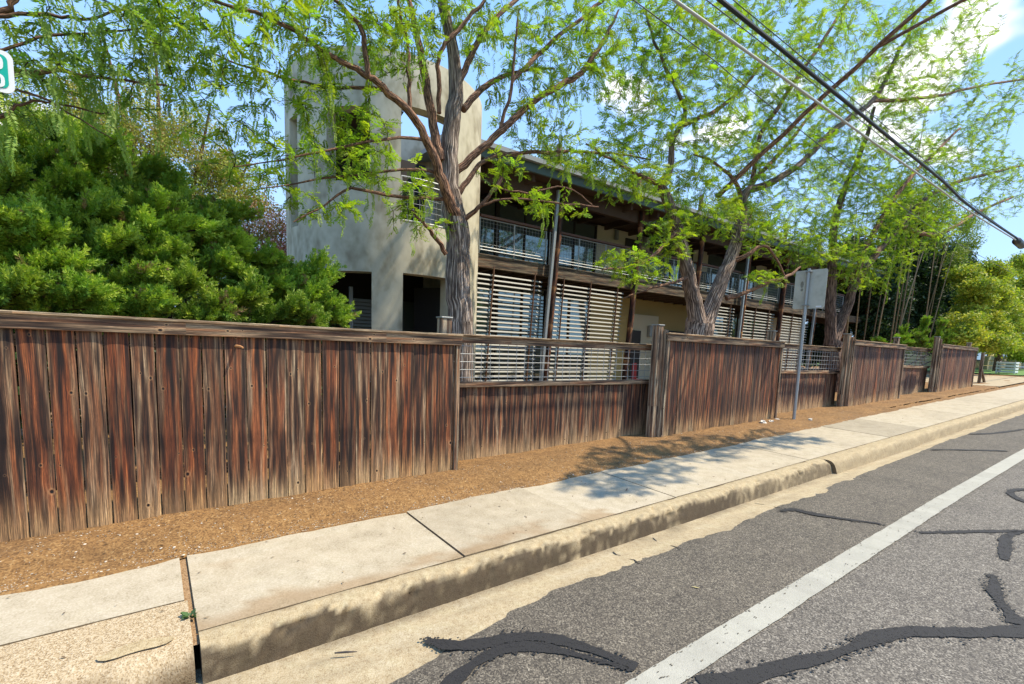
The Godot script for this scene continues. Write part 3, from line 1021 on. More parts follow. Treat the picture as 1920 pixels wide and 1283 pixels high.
		# end faces
		for e in [0, cnt]:
			for k in range(1, prof.size() - 1):
				var P: Vector3 = pts[e][k]; var Q: Vector3 = pts[e][k + 1]
				var lo := sidewalk_y(P.x, -2.85) - 0.2
				if e == 0: m.quad(Vector3(P.x, lo, P.z), Vector3(Q.x, lo, Q.z), Q, P, Color(0.4, 0.33, 0.26))
				else: m.quad(Vector3(Q.x, lo, Q.z), Vector3(P.x, lo, P.z), P, Q, Color(0.4, 0.33, 0.26))
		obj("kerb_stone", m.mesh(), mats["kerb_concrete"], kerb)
	# sidewalk slabs with tooled joints
	var walk := Node3D.new()
	walk.name = "sidewalk"
	walk.set_meta("kind", "structure")
	add_child(walk)
	var cuts := [[-4.5, -1.75], [-1.74, 0.10], [0.145, 1.795], [1.81, 3.105], [3.115, 4.31], [4.32, 5.85], [5.86, 7.3], [7.31, 8.75], [8.76, 10.35], [10.37, 12.1], [12.11, 13.7], [13.71, 15.4], [15.41, 17.2], [17.21, 19.2], [19.21, 21.4], [21.41, 24.0], [24.01, 27.0], [27.01, 33.0]]
	for i in cuts.size():
		var a: float = cuts[i][0]
		var b: float = cuts[i][1]
		var back := -4.16 - clampf((a - 6.0) * 0.014, 0.0, 0.3)
		var front := -3.0 if a > 0.1 else -3.40
		if a > 23.0: back -= (a - 22.0) * 0.35
		m = MB.new()
		var nx := maxi(2, int((b - a) / 0.07))
		var nz := 16
		var s0 := 1.0 + n.get_noise_1d(i * 17.3) * 0.16
		if i == 9: s0 *= 0.86
		var drop := 0.004 * n.get_noise_1d(i * 9.1) + (0.006 if i == 3 else 0.0)
		SP = []
		SC = []
		for ia in nx + 1:
			var row := []
			var col := []
			for iz in nz + 1:
				var mx := lerpf(a, b, float(ia) / nx)
				var mz := lerpf(front, back, float(iz) / nz)
				row.append(Vector3(mx, sidewalk_y(mx, mz) + drop, mz))
				var s := s0 * (1.0 + n.get_noise_2d(mx * 0.7, mz * 0.9 + 200.0) * 0.16 + nf.get_noise_2d(mx * 0.5, mz * 0.6) * 0.06)
				var stain := smoothstep(0.0, 0.5, n.get_noise_2d(mx * 1.1 + 9.0, mz * 2.2) * 0.9 + 0.8 * smoothstep(-3.35, -3.0, mz) - 0.35) if mx < 3.4 and mx > 0.1 else 0.0
				col.append(Color(s, s * 0.985, s * 0.96).lerp(Color(0.60, 0.44, 0.28), stain * 0.65))
			SP.append(row); SC.append(col)
		m.sheet(SP, SC, Vector3.UP)
		# rounded edges down into the joints, 12 mm wide
		for e in [0, 1]:
			var px := a if e == 0 else b
			var o := -0.004 if e == 0 else 0.004
			for iz in nz:
				var za := lerpf(front, back, float(iz) / nz); var zb := lerpf(front, back, float(iz + 1) / nz)
				var A := Vector3(px, sidewalk_y(px, za) + drop, za); var B := Vector3(px, sidewalk_y(px, zb) + drop, zb)
				var C := B + Vector3(o, -0.05, 0); var D := A + Vector3(o, -0.05, 0)
				if e == 1: m.quad(A, D, C, B, Color(0.45, 0.38, 0.3))
				else: m.quad(B, C, D, A, Color(0.45, 0.38, 0.3))
		for iz in nx:
			var xa := lerpf(a, b, float(iz) / nx); var xb := lerpf(a, b, float(iz + 1) / nx)
			m.quad(Vector3(xa, sidewalk_y(xa, front) - 0.06, front), Vector3(xb, sidewalk_y(xb, front) - 0.06, front), Vector3(xb, sidewalk_y(xb, front) + drop, front), Vector3(xa, sidewalk_y(xa, front) + drop, front), Color(0.5, 0.42, 0.33))
		obj("slab", m.mesh(), mats["concrete"], walk)
	# bed under the joints
	m = MB.new()
	for i in 60:
		var a := -4.5 + i * 0.64; var b := a + 0.64
		if a < 0.1 and b > 0.1: b = 0.1
		var zf := -3.0 if a > 0.0 else -3.36
		if i == 8: pass
		m.quad(Vector3(a, sidewalk_y(a, zf) - 0.016, zf), Vector3(b, sidewalk_y(b, zf) - 0.016, zf), Vector3(b, sidewalk_y(b, -4.2) - 0.016, -4.2), Vector3(a, sidewalk_y(a, -4.2) - 0.016, -4.2), Color(0.72, 0.56, 0.42))
	m.quad(Vector3(0.1, sidewalk_y(0.1, -2.9) - 0.018, -2.9), Vector3(0.66, sidewalk_y(0.66, -2.9) - 0.018, -2.9), Vector3(0.66, sidewalk_y(0.66, -4.2) - 0.018, -4.2), Vector3(0.1, sidewalk_y(0.1, -4.2) - 0.018, -4.2), Color(0.72, 0.56, 0.42))
	struct("joint_bed", m.mesh(), mats["aggregate"])
	# exposed-aggregate ramp at the corner, with its own stained nose and a smooth patch
	m = MB.new()
	var na := 90
	SP = []
	SC = []
	var rp := [[-3.385, -0.002], [-3.2, 0.0], [-3.05, 0.002], [-2.92, -0.004], [-2.86, -0.03], [-2.80, -0.075], [-2.775, -0.12], [-2.77, -0.19]]
	for i in na + 1:
		var a := -4.5 + 4.615 * i / na
		var row := []
		var col := []
		for k in rp.size():
			var pz: float = rp[k][0] + (n.get_noise_2d(a * 2.0, k) * 0.02 if k > 2 else 0.0)
			row.append(Vector3(a, sidewalk_y(a, pz) + rp[k][1] + n.get_noise_2d(a * 3.0, pz * 3.0) * 0.006, pz))
			var st := smoothstep(3.4, 5.4, k + n.get_noise_2d(a * 1.6, 44.0) * 1.8)
			col.append(Color(1, 0.97, 0.92).lerp(Color(0.24, 0.20, 0.15), st * 0.85))
		SP.append(row); SC.append(col)
	m.sheet(SP, SC, Vector3(0, 0.8, 0.6))
	var ex := 0.115
	m.quad(Vector3(ex, sidewalk_y(ex, -2.86) - 0.19, -2.79), Vector3(ex, sidewalk_y(ex, -3.385) - 0.19, -3.385), Vector3(ex, sidewalk_y(ex, -3.385), -3.385), Vector3(ex, sidewalk_y(ex, -2.86) - 0.03, -2.86), Color(0.4, 0.33, 0.27))
	struct("aggregate_ramp", m.mesh(), mats["aggregate"])
	m = MB.new()
	for i in 18:
		var a0 := TAU * i / 18.0; var a1 := TAU * (i + 1) / 18.0
		var ce := Vector3(-0.12, 0, -2.99)
		var A := ce + Vector3(cos(a0) * 0.16, 0, sin(a0) * 0.05 * (1.0 + 0.3 * sin(a0 * 3.0))); var B := ce + Vector3(cos(a1) * 0.16, 0, sin(a1) * 0.05 * (1.0 + 0.3 * sin(a1 * 3.0)))
		ce.y = sidewalk_y(ce.x, ce.z) + 0.010
		A.y = sidewalk_y(A.x, A.z) + 0.008; B.y = sidewalk_y(B.x, B.z) + 0.008
		m.tri(ce, B, A, Color(0.98, 0.93, 0.82))
	struct("mortar_patch", m.mesh(), mats["kerb_concrete"])
	# corner paving and lawn past the end of the fence
	m = MB.new()
	for i in 8:
		var a := 26.0 + i * 1.2; var b := a + 1.2
		m.quad(Vector3(a, gy(a) + 0.03, -4.3), Vector3(b, gy(b) + 0.03, -4.3), Vector3(b, gy(b) + 0.03, -8.5), Vector3(a, gy(a) + 0.03, -8.5), Color(0.95, 0.88, 0.76))
	struct("corner_paving", m.mesh(), mats["concrete"])
	m = MB.new()
	for i in 10:
		var a := 37.0 + i * 2.5; var b := a + 2.5
		m.quad(Vector3(a, gy(a) + 0.06, -3.4), Vector3(b, gy(b) + 0.06, -3.4), Vector3(b, gy(b) + 0.06, -26.0), Vector3(a, gy(a) + 0.06, -26.0))
	struct("lawn", m.mesh(), mats["lawn"])

# ------------------------------------------------------------------ fence
func board(parent: Node, x0: float, x1: float, y0: float, y1: float, z: float, ti: int, tint: Color, key: String, r: RandomNumberGenerator) -> void:
	var m := MB.new()
	var h := y1 - y0
	var flip := r.randf() < 0.5
	var v0 := 0.0
	var v1 := clampf(h / 1.65, 0.3, 1.0)
	if h < 1.3 and r.randf() < 0.5: v1 = clampf(v1 * 1.25, 0.3, 1.0)
	var zt := z + r.randf_range(-0.006, 0.006)
	var zb := z + r.randf_range(-0.006, 0.006)
	var lean := r.randf_range(-0.004, 0.004)
	var cup := r.randf_range(-0.004, 0.004)
	var ns := 4
	var yb := y0 + r.randf_range(-0.008, 0.01)
	var T := []
	var B := []
	var ec := 0.004
	for i in ns + 1:
		var f := float(i) / ns
		var o := cup * sin(PI * f) - (ec if i == 0 or i == ns else 0.0)
		T.append(Vector3(lerpf(x0, x1, f) + lean, y1, zt + o)); B.append(Vector3(lerpf(x0, x1, f), yb, zb + o))
	for i in ns:
		var ua := float(i) / ns; var ub := float(i + 1) / ns
		if flip:
			ua = 1.0 - ua; ub = 1.0 - ub
		m.quad(B[i], B[i + 1], T[i + 1], T[i], WHITE, Vector2(ua, 1.0 - v0), Vector2(ub, 1.0 - v0), Vector2(ub, 1.0 - v1), Vector2(ua, 1.0 - v1))
	var bk := Vector3(0, 0, -0.02)
	var dk := Color(0.8, 0.78, 0.75)
	m.quad(B[0] + bk, B[0], T[0], T[0] + bk, dk, Vector2(0.0, 1), Vector2(0.1, 1), Vector2(0.1, 1.0 - v1), Vector2(0.0, 1.0 - v1))
	m.quad(B[ns], B[ns] + bk, T[ns] + bk, T[ns], dk, Vector2(0.0, 1), Vector2(0.1, 1), Vector2(0.1, 1.0 - v1), Vector2(0.0, 1.0 - v1))
	m.quad(B[ns] + bk, B[0] + bk, T[0] + bk, T[ns] + bk, dk, Vector2(0.0, 1), Vector2(1, 1), Vector2(1, 1.0 - v1), Vector2(0.0, 1.0 - v1))
	m.quad(T[0], T[ns], T[ns] + bk, T[0] + bk, dk, Vector2(0, 0.5), Vector2(1, 0.5), Vector2(1, 0.52), Vector2(0, 0.52))
	m.quad(B[0] + bk, B[ns] + bk, B[ns], B[0], dk, Vector2(0, 0.9), Vector2(1, 0.9), Vector2(1, 0.92), Vector2(0, 0.92))
	obj("plank", m.mesh(), board_mat(ti, tint, key), parent)

func rail(parent: Node, called: String, ce: Vector3, sz: Vector3, key := "rail_wood", g := 0, bev := 0.004) -> void:
	var m := MB.new()
	m.uo = Vector2(rng.randf(), rng.randf())
	var s := rng.randf_range(0.85, 1.1)
	m.box(Vector3.ZERO, sz, Basis.IDENTITY, Color(s, s, s), bev, g)
	obj(called, m.mesh(), mats[key], parent, ce)

func fence() -> void:
	var f := thing("plank_fence", "weathered brown plank fence with posts and wire grid openings along the sidewalk", "fence", Vector3.ZERO)
	var r := RandomNumberGenerator.new()
	r.seed = 21
	var zf := -4.88
	var talls := [[-1.35, 2.79, 0.137], [6.50, 10.16, 0.335], [13.62, 17.16, 0.505], [20.55, 24.9, 0.65]]
	# board edges of the nearest panel, as they stand
	var first := [-0.778, -0.618, -0.456, -0.299, -0.141, 0.017, 0.179, 0.335, 0.495, 0.663, 0.822, 0.990, 1.144, 1.307, 1.468, 1.631, 1.782, 1.937, 2.098, 2.249, 2.407, 2.565, 2.708]
	for i in talls.size():
		var a: float = talls[i][0]
		var b: float = talls[i][1]
		var top: float = talls[i][2]
		var edges := []
		if i == 0:
			edges = first.duplicate()
			edges[edges.size() - 1] = 2.742
			edges.push_front(edges[0] - 0.17); edges.push_front(edges[0] - 0.16)
		else:
			var x := a + 0.07
			while x < b - 0.07:
				edges.append(x)
				x += r.randf_range(0.125, 0.185)
			edges.append(b - 0.05)
		var order := [6, 1, 8, 4, 3, 2, 7, 5, 3, 4, 2, 0, 3, 9, 5, 8, 0, 1, 8, 5, 3, 0, 6, 1, 4]
		for k in edges.size() - 1:
			var xa: float = edges[k] + 0.0045
			var xb: float = edges[k + 1] - 0.0045
			var xm := (xa + xb) * 0.5
			var ti: int = order[(k + 1) % order.size()] if i == 0 else [9, 7, 6, 7, 1, 4, 6, 9, 0, 2][r.randi() % 10]
			var tone := r.randi() % 7
			var t: Color = [Color(0.92, 0.78, 0.64), Color(0.68, 0.55, 0.44), Color(1.0, 0.92, 0.80), Color(0.92, 0.89, 0.82), Color(1.0, 0.81, 0.61), Color(0.48, 0.40, 0.33), Color(0.90, 0.73, 0.55)][tone]
			var key := "a%d" % tone
			board(f, xa, xb, gy(xm) + 0.012, top - 0.055, zf, ti, t, key, r)
		# trim board and cap
		rail(f, "trim_board", Vector3((a + b) * 0.5, top - 0.072, zf + 0.022), Vector3(b - a + 0.05, 0.105, 0.03), "rail_wood", 0)
		rail(f, "cap_rail", Vector3((a + b) * 0.5, top - 0.011, zf - 0.030), Vector3(b - a + 0.06, 0.022, 0.165), "cap_wood", 0)
		rail(f, "back_rail", Vector3((a + b) * 0.5, top - 0.20, zf - 0.045), Vector3(b - a - 0.05, 0.09, 0.04), "rail_wood", 0)
		rail(f, "back_rail", Vector3((a + b) * 0.5, gy((a + b) * 0.5) + 0.35, zf - 0.045), Vector3(b - a - 0.05, 0.09, 0.04), "rail_wood", 0)
		# edge stiles
		for e in [a, b]:
			if i == 0 and e == a: continue
			var yb := gy(e) + 0.01
			rail(f, "stile", Vector3(e + (0.025 if e == a else -0.012), (top - 0.03 + yb) * 0.5, zf - 0.005), Vector3(0.05, top - 0.03 - yb, 0.055), "post_wood", 1)
	# posts with pale caps
	for p in [[2.70, 0.315], [6.40, 0.44], [10.06, 0.53], [13.50, 0.63], [17.05, 0.70], [20.42, 0.86], [24.6, 0.82]]:
		var x: float = p[0]
		var y0 := gy(x) - 0.05
		var z := -5.06 if x < 3.0 or absf(x - 10.06) < 0.1 or absf(x - 17.05) < 0.1 else -4.985
		if x > 24.0: z = -5.06
		var m := MB.new()
		m.uo = Vector2(r.randf(), r.randf())
		m.box(Vector3.ZERO, Vector3(0.125, p[1] - y0, 0.125), Basis.IDENTITY.rotated(Vector3.UP, r.randf_range(-0.03, 0.03)), Color(1, 1, 1) * r.randf_range(0.85, 1.1), 0.008, 1)
		var po := obj("post", m.mesh(), mats["post_wood"], f, Vector3(x, (p[1] + y0) * 0.5, z))
		m = MB.new()
		m.box(Vector3(0, (p[1] - y0) * 0.5 + 0.006, 0), Vector3(0.145, 0.016, 0.145), Basis.IDENTITY, Color(0.9, 0.9, 0.88), 0.003)
		obj("post_cap", m.mesh(), mats["galvanized"], po)
		if z > -5.0:
			# the second, shorter upright in front of the post
			rail(f, "stile", Vector3(x + 0.09, (p[1] - 0.06 + y0) * 0.5, z + 0.06), Vector3(0.06, p[1] - 0.06 - y0, 0.09), "post_wood", 1)
	# lower sections with a wire grid
	for s in [[2.80, 6.60, 0.137], [10.13, 13.72, 0.305], [17.12, 20.66, 0.475]]:
		var a: float = s[0]
		var b: float = s[1]
		var top: float = s[2]
		var z := -5.19
		var cx := (a + b) * 0.5
		rail(f, "top_rail", Vector3(cx, top - 0.045, z), Vector3(b - a, 0.09, 0.045), "rail_wood", 0, 0.005)
		rail(f, "cap_rail", Vector3(cx, top + 0.006, z + 0.005), Vector3(b - a, 0.014, 0.10), "cap_wood", 0, 0.002)
		var low := top - 0.555
		rail(f, "middle_rail", Vector3(cx, low - 0.035, z + 0.012), Vector3(b - a, 0.07, 0.06), "rail_wood", 0, 0.005)
		var m := MB.new()
		var y := low + 0.05
		while y < top - 0.09:
			m.rod(Vector3(a, y, z), Vector3(b, y, z), 0.0042, 5)
			y += 0.095
		var x := a + 0.09
		while x < b - 0.02:
			m.rod(Vector3(x, low, z - 0.006), Vector3(x, top - 0.09, z - 0.006), 0.0042, 5)
			x += 0.135
		obj("wire_grid", m.mesh(), mats["galvanized"], f)
		x = a + 0.01
		while x < b - 0.05:
			var w := r.randf_range(0.125, 0.165)
			if x + w > b - 0.06: w = b - 0.01 - x
			var q: float = [0.8, 0.95, 1.1][r.randi() % 3]
			board(f, x + 0.002, x + w - 0.002, gy(x) + 0.012, low - 0.06, z, [1, 6, 8, 2, 9, 5, 0][r.randi() % 7], Color(0.9, 0.81, 0.71) * q, "low%d" % int(q * 20.0), r)
			x += w
		rail(f, "back_rail", Vector3(cx, gy(cx) + 0.3, z - 0.045), Vector3(b - a, 0.09, 0.04), "rail_wood", 0)
	# wooden peg stuck in a plank, and knot holes seen as dark plugs are in the wood itself
	var peg := MB.new()
	peg.tube(PackedVector3Array([Vector3(0, 0, 0), Vector3(0.03, -0.004, 0.05), Vector3(0.045, -0.012, 0.085)]), PackedFloat32Array([0.012, 0.011, 0.008]), 8, Color(0.55, 0.26, 0.10))
	obj("peg", peg.mesh(), mat("peg_wood", Color(1, 1, 1), 0.7), f, Vector3(0.585, -0.062, zf))

# ------------------------------------------------------------------ house
func part(h: Node, called: String, ce: Vector3, sz: Vector3, m: String, bev := 0.0, g := 1, ba := Basis.IDENTITY, col := Color(1, 1, 1)) -> MeshInstance3D:
	var b := MB.new()
	b.uo = Vector2(rng.randf(), rng.randf())
	b.box(Vector3.ZERO, sz, ba, col, bev, g)
	return obj(called, b.mesh(), mats[m], h, ce)

func window(h: Node, x0: float, x1: float, y0: float, y1: float, z: float, bars := 1) -> void:
	var m := MB.new()
	var t := 0.06
	m.box(Vector3((x0 + x1) * 0.5, y1 - t * 0.5, z), Vector3(x1 - x0, t, 0.09))
	m.box(Vector3((x0 + x1) * 0.5, y0 + t * 0.5, z), Vector3(x1 - x0, t, 0.09))
	m.box(Vector3(x0 + t * 0.5, (y0 + y1) * 0.5, z), Vector3(t, y1 - y0 - 2 * t, 0.09))
	m.box(Vector3(x1 - t * 0.5, (y0 + y1) * 0.5, z), Vector3(t, y1 - y0 - 2 * t, 0.09))
	for i in bars:
		m.box(Vector3(lerpf(x0, x1, (i + 1.0) / (bars + 1.0)), (y0 + y1) * 0.5, z), Vector3(0.05, y1 - y0 - 2 * t, 0.08))
	var w := obj("window", m.mesh(), mats["frame_dark"], h)
	for i in bars + 1:
		var a := lerpf(x0 + t, x1 - t, float(i) / (bars + 1)) + 0.028
		var b := lerpf(x0 + t, x1 - t, float(i + 1) / (bars + 1)) - 0.028
		m = MB.new()
		m.box(Vector3((a + b) * 0.5, (y0 + y1) * 0.5, z - 0.005), Vector3(b - a, y1 - y0 - 2 * t, 0.012), Basis.from_euler(Vector3(rng.randf_range(-0.012, 0.012), rng.randf_range(-0.012, 0.012), 0)))
		obj("pane", m.mesh(), mats["window_glass"], w)

func house() -> void:
	var h := thing("house", "two-storey house with round concrete tower, covered balcony and leaning log posts", "house", Vector3.ZERO)
	tower(h)
	var zf := -10.5
	var X0 := 5.95
	var X1 := 30.6
	# roof slab, eave board, soffit
	part(h, "roof", Vector3((X0 + X1) * 0.5 - 0.3, 4.62, -14.2), Vector3(X1 - X0 + 0.6, 0.10, 8.9), "roof_top", 0.0, 1, Basis.IDENTITY.rotated(Vector3.RIGHT, 0.03))
	part(h, "fascia", Vector3((X0 + X1) * 0.5 - 0.3, 4.365, -9.9), Vector3(X1 - X0 + 0.6, 0.27, 0.06), "roof_metal", 0.01)
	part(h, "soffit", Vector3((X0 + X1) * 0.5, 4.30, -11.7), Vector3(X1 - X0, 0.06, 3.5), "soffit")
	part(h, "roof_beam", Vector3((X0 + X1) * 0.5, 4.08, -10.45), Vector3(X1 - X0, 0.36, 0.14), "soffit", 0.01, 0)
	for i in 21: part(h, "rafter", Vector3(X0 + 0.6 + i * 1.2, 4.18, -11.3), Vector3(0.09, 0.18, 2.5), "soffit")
	# deck
	part(h, "deck_beam", Vector3((X0 + X1) * 0.5, 2.10, zf), Vector3(X1 - X0, 0.32, 0.10), "deck_beam", 0.008, 0)
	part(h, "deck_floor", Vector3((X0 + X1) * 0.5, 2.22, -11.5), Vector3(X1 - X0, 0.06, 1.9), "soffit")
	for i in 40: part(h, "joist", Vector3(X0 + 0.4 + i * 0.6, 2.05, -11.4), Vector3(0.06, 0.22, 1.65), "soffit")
	# back of the building
	part(h, "back_wall", Vector3((X0 + X1) * 0.5, 1.5, -18.3), Vector3(X1 - X0, 6.3, 0.2), "cream_wall")
	part(h, "end_wall", Vector3(27.4, 1.5, -15.2), Vector3(0.2, 6.2, 6.0), "cream_wall")
	part(h, "inner_wall", Vector3(X0 + 0.1, 1.5, -15.0), Vector3(0.2, 6.2, 6.4), "cream_wall")
	part(h, "ground_floor", Vector3((X0 + X1) * 0.5, -1.25, -14.4), Vector3(X1 - X0, 0.5, 8.0), "kerb_concrete")
	# upper storey wall: dark glazing and cream panels
	var zw := -12.3
	var up := [["g", 6.2, 12.2], ["c", 12.2, 14.9], ["g", 14.9, 17.6], ["c", 17.6, 18.6], ["g", 18.6, 22.4], ["c", 22.4, 23.6], ["g", 23.6, 27.2]]
	for u in up:
		var a: float = u[1]
		var b: float = u[2]
		if u[0] == "c": part(h, "wall_panel", Vector3((a + b) * 0.5, 3.2, zw), Vector3(b - a, 2.0, 0.12), "cream_wall")
		else:
			var n := maxi(1, int((b - a) / 1.9))
			for i in n: window(h, lerpf(a, b, float(i) / n), lerpf(a, b, float(i + 1) / n), 2.27, 4.2, zw, 1)
	part(h, "door", Vector3(13.95, 3.12, zw + 0.08), Vector3(0.75, 1.75, 0.05), "frame_dark", 0.01)
	for lx in [13.06, 14.55]:
		var lp := part(h, "wall_lamp", Vector3(lx, 4.0, zw + 0.13), Vector3(0.11, 0.32, 0.11), "galvanized", 0.01)
	# lower storey: glazing behind louvres, an entrance bay in ochre, cream beyond
	var lo := [["g", 6.2, 12.0, 1.75], ["c", 14.1, 15.65, 1.42], ["g", 15.75, 17.5, 0.8], ["g", 18.3, 24.2, 1.75]]
	part(h, "entrance_wall", Vector3(15.1, 0.48, zw - 0.12), Vector3(6.3, 3.0, 0.12), "ochre_wall")
	part(h, "entrance_panel", Vector3(14.9, 0.22, zw + 0.03), Vector3(1.6, 2.4, 0.08), "cream_wall", 0.01)
	part(h, "entrance_door", Vector3(14.42, -0.05, zw + 0.1), Vector3(0.5, 1.75, 0.05), "frame_dark", 0.01)
	part(h, "wall_lamp", Vector3(15.12, 0.83, zw + 0.15), Vector3(0.14, 0.40, 0.14), "galvanized", 0.01)
	window(h, 15.85, 17.5, -0.5, 0.92, zw + 0.0, 1)
	part(h, "side_wall", Vector3(25.7, 0.5, zw), Vector3(3.4, 3.1, 0.14), "cream_wall")
	part(h, "wood_skirting", Vector3(25.7, -0.25, zw + 0.09), Vector3(3.3, 1.3, 0.05), "log_orange", 0.0, 0)
	for i in 3: window(h, 6.3 + i * 1.95, 8.2 + i * 1.95, -0.95, 1.9, zw, 1)
	for i in 3: window(h, 18.4 + i * 1.95, 20.3 + i * 1.95, -0.85, 1.9, zw, 1)
	# leaning posts; each stands in front of the deck and pokes through the roof
	var lean := 0.30 / 4.7
	var posts := [[8.76, true, "log", 0.075], [11.95, false, "log", 0.085], [15.12, false, "log", 0.085], [18.2, true, "log_orange", 0.07], [21.05, false, "log", 0.10], [24.15, true, "log", 0.07], [27.45, false, "log_orange", 0.08], [30.15, false, "log_orange", 0.12]]
	for p in posts:
		var xm: float = p[0]       # x at half height, y = 1.4
		var ra: float = p[3]
		var yb := gy(xm) - 0.05
		var m := MB.new()
		var P := PackedVector3Array(); var R := PackedFloat32Array()
		for k in 12:
			var y := lerpf(yb, 4.24, k / 11.0)
			P.append(Vector3(xm + (y - 1.4) * lean + rng.randf_range(-0.006, 0.006), y, -10.33)); R.append(ra * (1.0 + rng.randf_range(-0.03, 0.03)))
		m.tube(P, R, 12, Color(1, 1, 1), 0.03)
		obj("log_post", m.mesh(), mats[p[2]], h)
		if p[1]:
			m = MB.new()
			m.box(Vector3(xm - 0.19, 1.35, -10.28), Vector3(0.085, 5.6, 0.085), Basis.IDENTITY.rotated(Vector3.BACK, -lean), Color(1, 1, 1), 0.01)
			obj("steel_post", m.mesh(), mats["galvanized"], h)
		m = MB.new()
		var xt := xm + 3.2 * lean - 0.15
		m.tube(PackedVector3Array([Vector3(xt, 4.60, -10.45), Vector3(xt + 0.05, 5.36, -10.45)]), PackedFloat32Array([0.075, 0.072]), 10)
		var rp := obj("roof_post", m.mesh(), mats["log_grey"], h)
		m = MB.new()
		m.tube(PackedVector3Array([Vector3(xt, 4.58, -10.45), Vector3(xt, 4.76, -10.45)]), PackedFloat32Array([0.12, 0.10]), 10, Color(1.2, 1.2, 1.15))
		obj("flashing", m.mesh(), mats["galvanized"], rp)
	# balcony railing, one bay between posts
	var bx := [6.35, 8.55, 11.85, 15.0, 18.0, 20.95, 24.0, 27.3]
	for i in bx.size() - 1:
		var a: float = bx[i] + 0.12
		var b: float = bx[i + 1] - 0.02
		var rl := part(h, "railing", Vector3((a + b) * 0.5, 3.14, -10.44), Vector3(b - a, 0.06, 0.10), "rail_red", 0.006, 0)
		var m := MB.new()
		for y in [0.0, -0.66]: m.rod(Vector3(a, 3.08 + y, -10.44), Vector3(b, 3.08 + y, -10.44), 0.016, 6)
		m.rod(Vector3(a, 3.08 - 0.74, -10.40), Vector3(b, 3.08 - 0.74, -10.40), 0.016, 6)
		var n := maxi(1, int(round((b - a) / 1.1)))
		for k in n + 1: m.rod(Vector3(lerpf(a, b, float(k) / n), 2.26, -10.44), Vector3(lerpf(a, b, float(k) / n), 3.1, -10.44), 0.018, 6)
		obj("rail_frame", m.mesh(), mats["galvanized"], rl, -rl.position)
		m = MB.new()
		var y := 2.5
		while y < 3.06:
			m.rod(Vector3(a, y, -10.44), Vector3(b, y, -10.44), 0.0035, 4)
			y += 0.10
		var x := a + 0.1
		while x < b:
			m.rod(Vector3(x, 2.42, -10.44), Vector3(x, 3.08, -10.44), 0.0035, 4)
			x += 0.10
		obj("wire_mesh", m.mesh(), mats["galvanized"], rl, -rl.position)
	# louvred sun screens hung under the deck
	for s in [[6.1, 8.42, 6.9, 8.2], [8.95, 11.62, 9.22, 11.38], [15.45, 17.85, 16.6, 17.55], [18.42, 20.85, 19.35, 20.4], [21.25, 23.95, 22.4, 23.4]]:
		var fr := MB.new()
		var ux := [s[2], s[3]]
		if s[0] == 8.95: ux = [9.22, 10.25, 11.38]
		for q in ux: fr.rod(Vector3(q - 0.14, gy(q) + 0.1, -10.46), Vector3(q + 0.03, 2.0, -10.46), 0.022, 8)
		var sc := obj("louvre_screen", fr.mesh(), mats["rod_rust"], h)
		var tube := MB.new()
		var a: float = s[0]
		var b: float = s[1]
		tube.box(Vector3.ZERO, Vector3(b - a, 0.048, 0.02), Basis.from_euler(Vector3(-0.5, 0, 0)), Color(1, 1, 1), 0.006, 0)
		var tm := tube.mesh()
		for k in 24:
			var y := 1.78 - k * 0.1135
			var lx := (y - 0.5) * lean
			obj("slat", tm, mats["slat_paint"], sc, Vector3((a + b) * 0.5 + lx, y + rng.randf_range(-0.004, 0.004), -10.50))

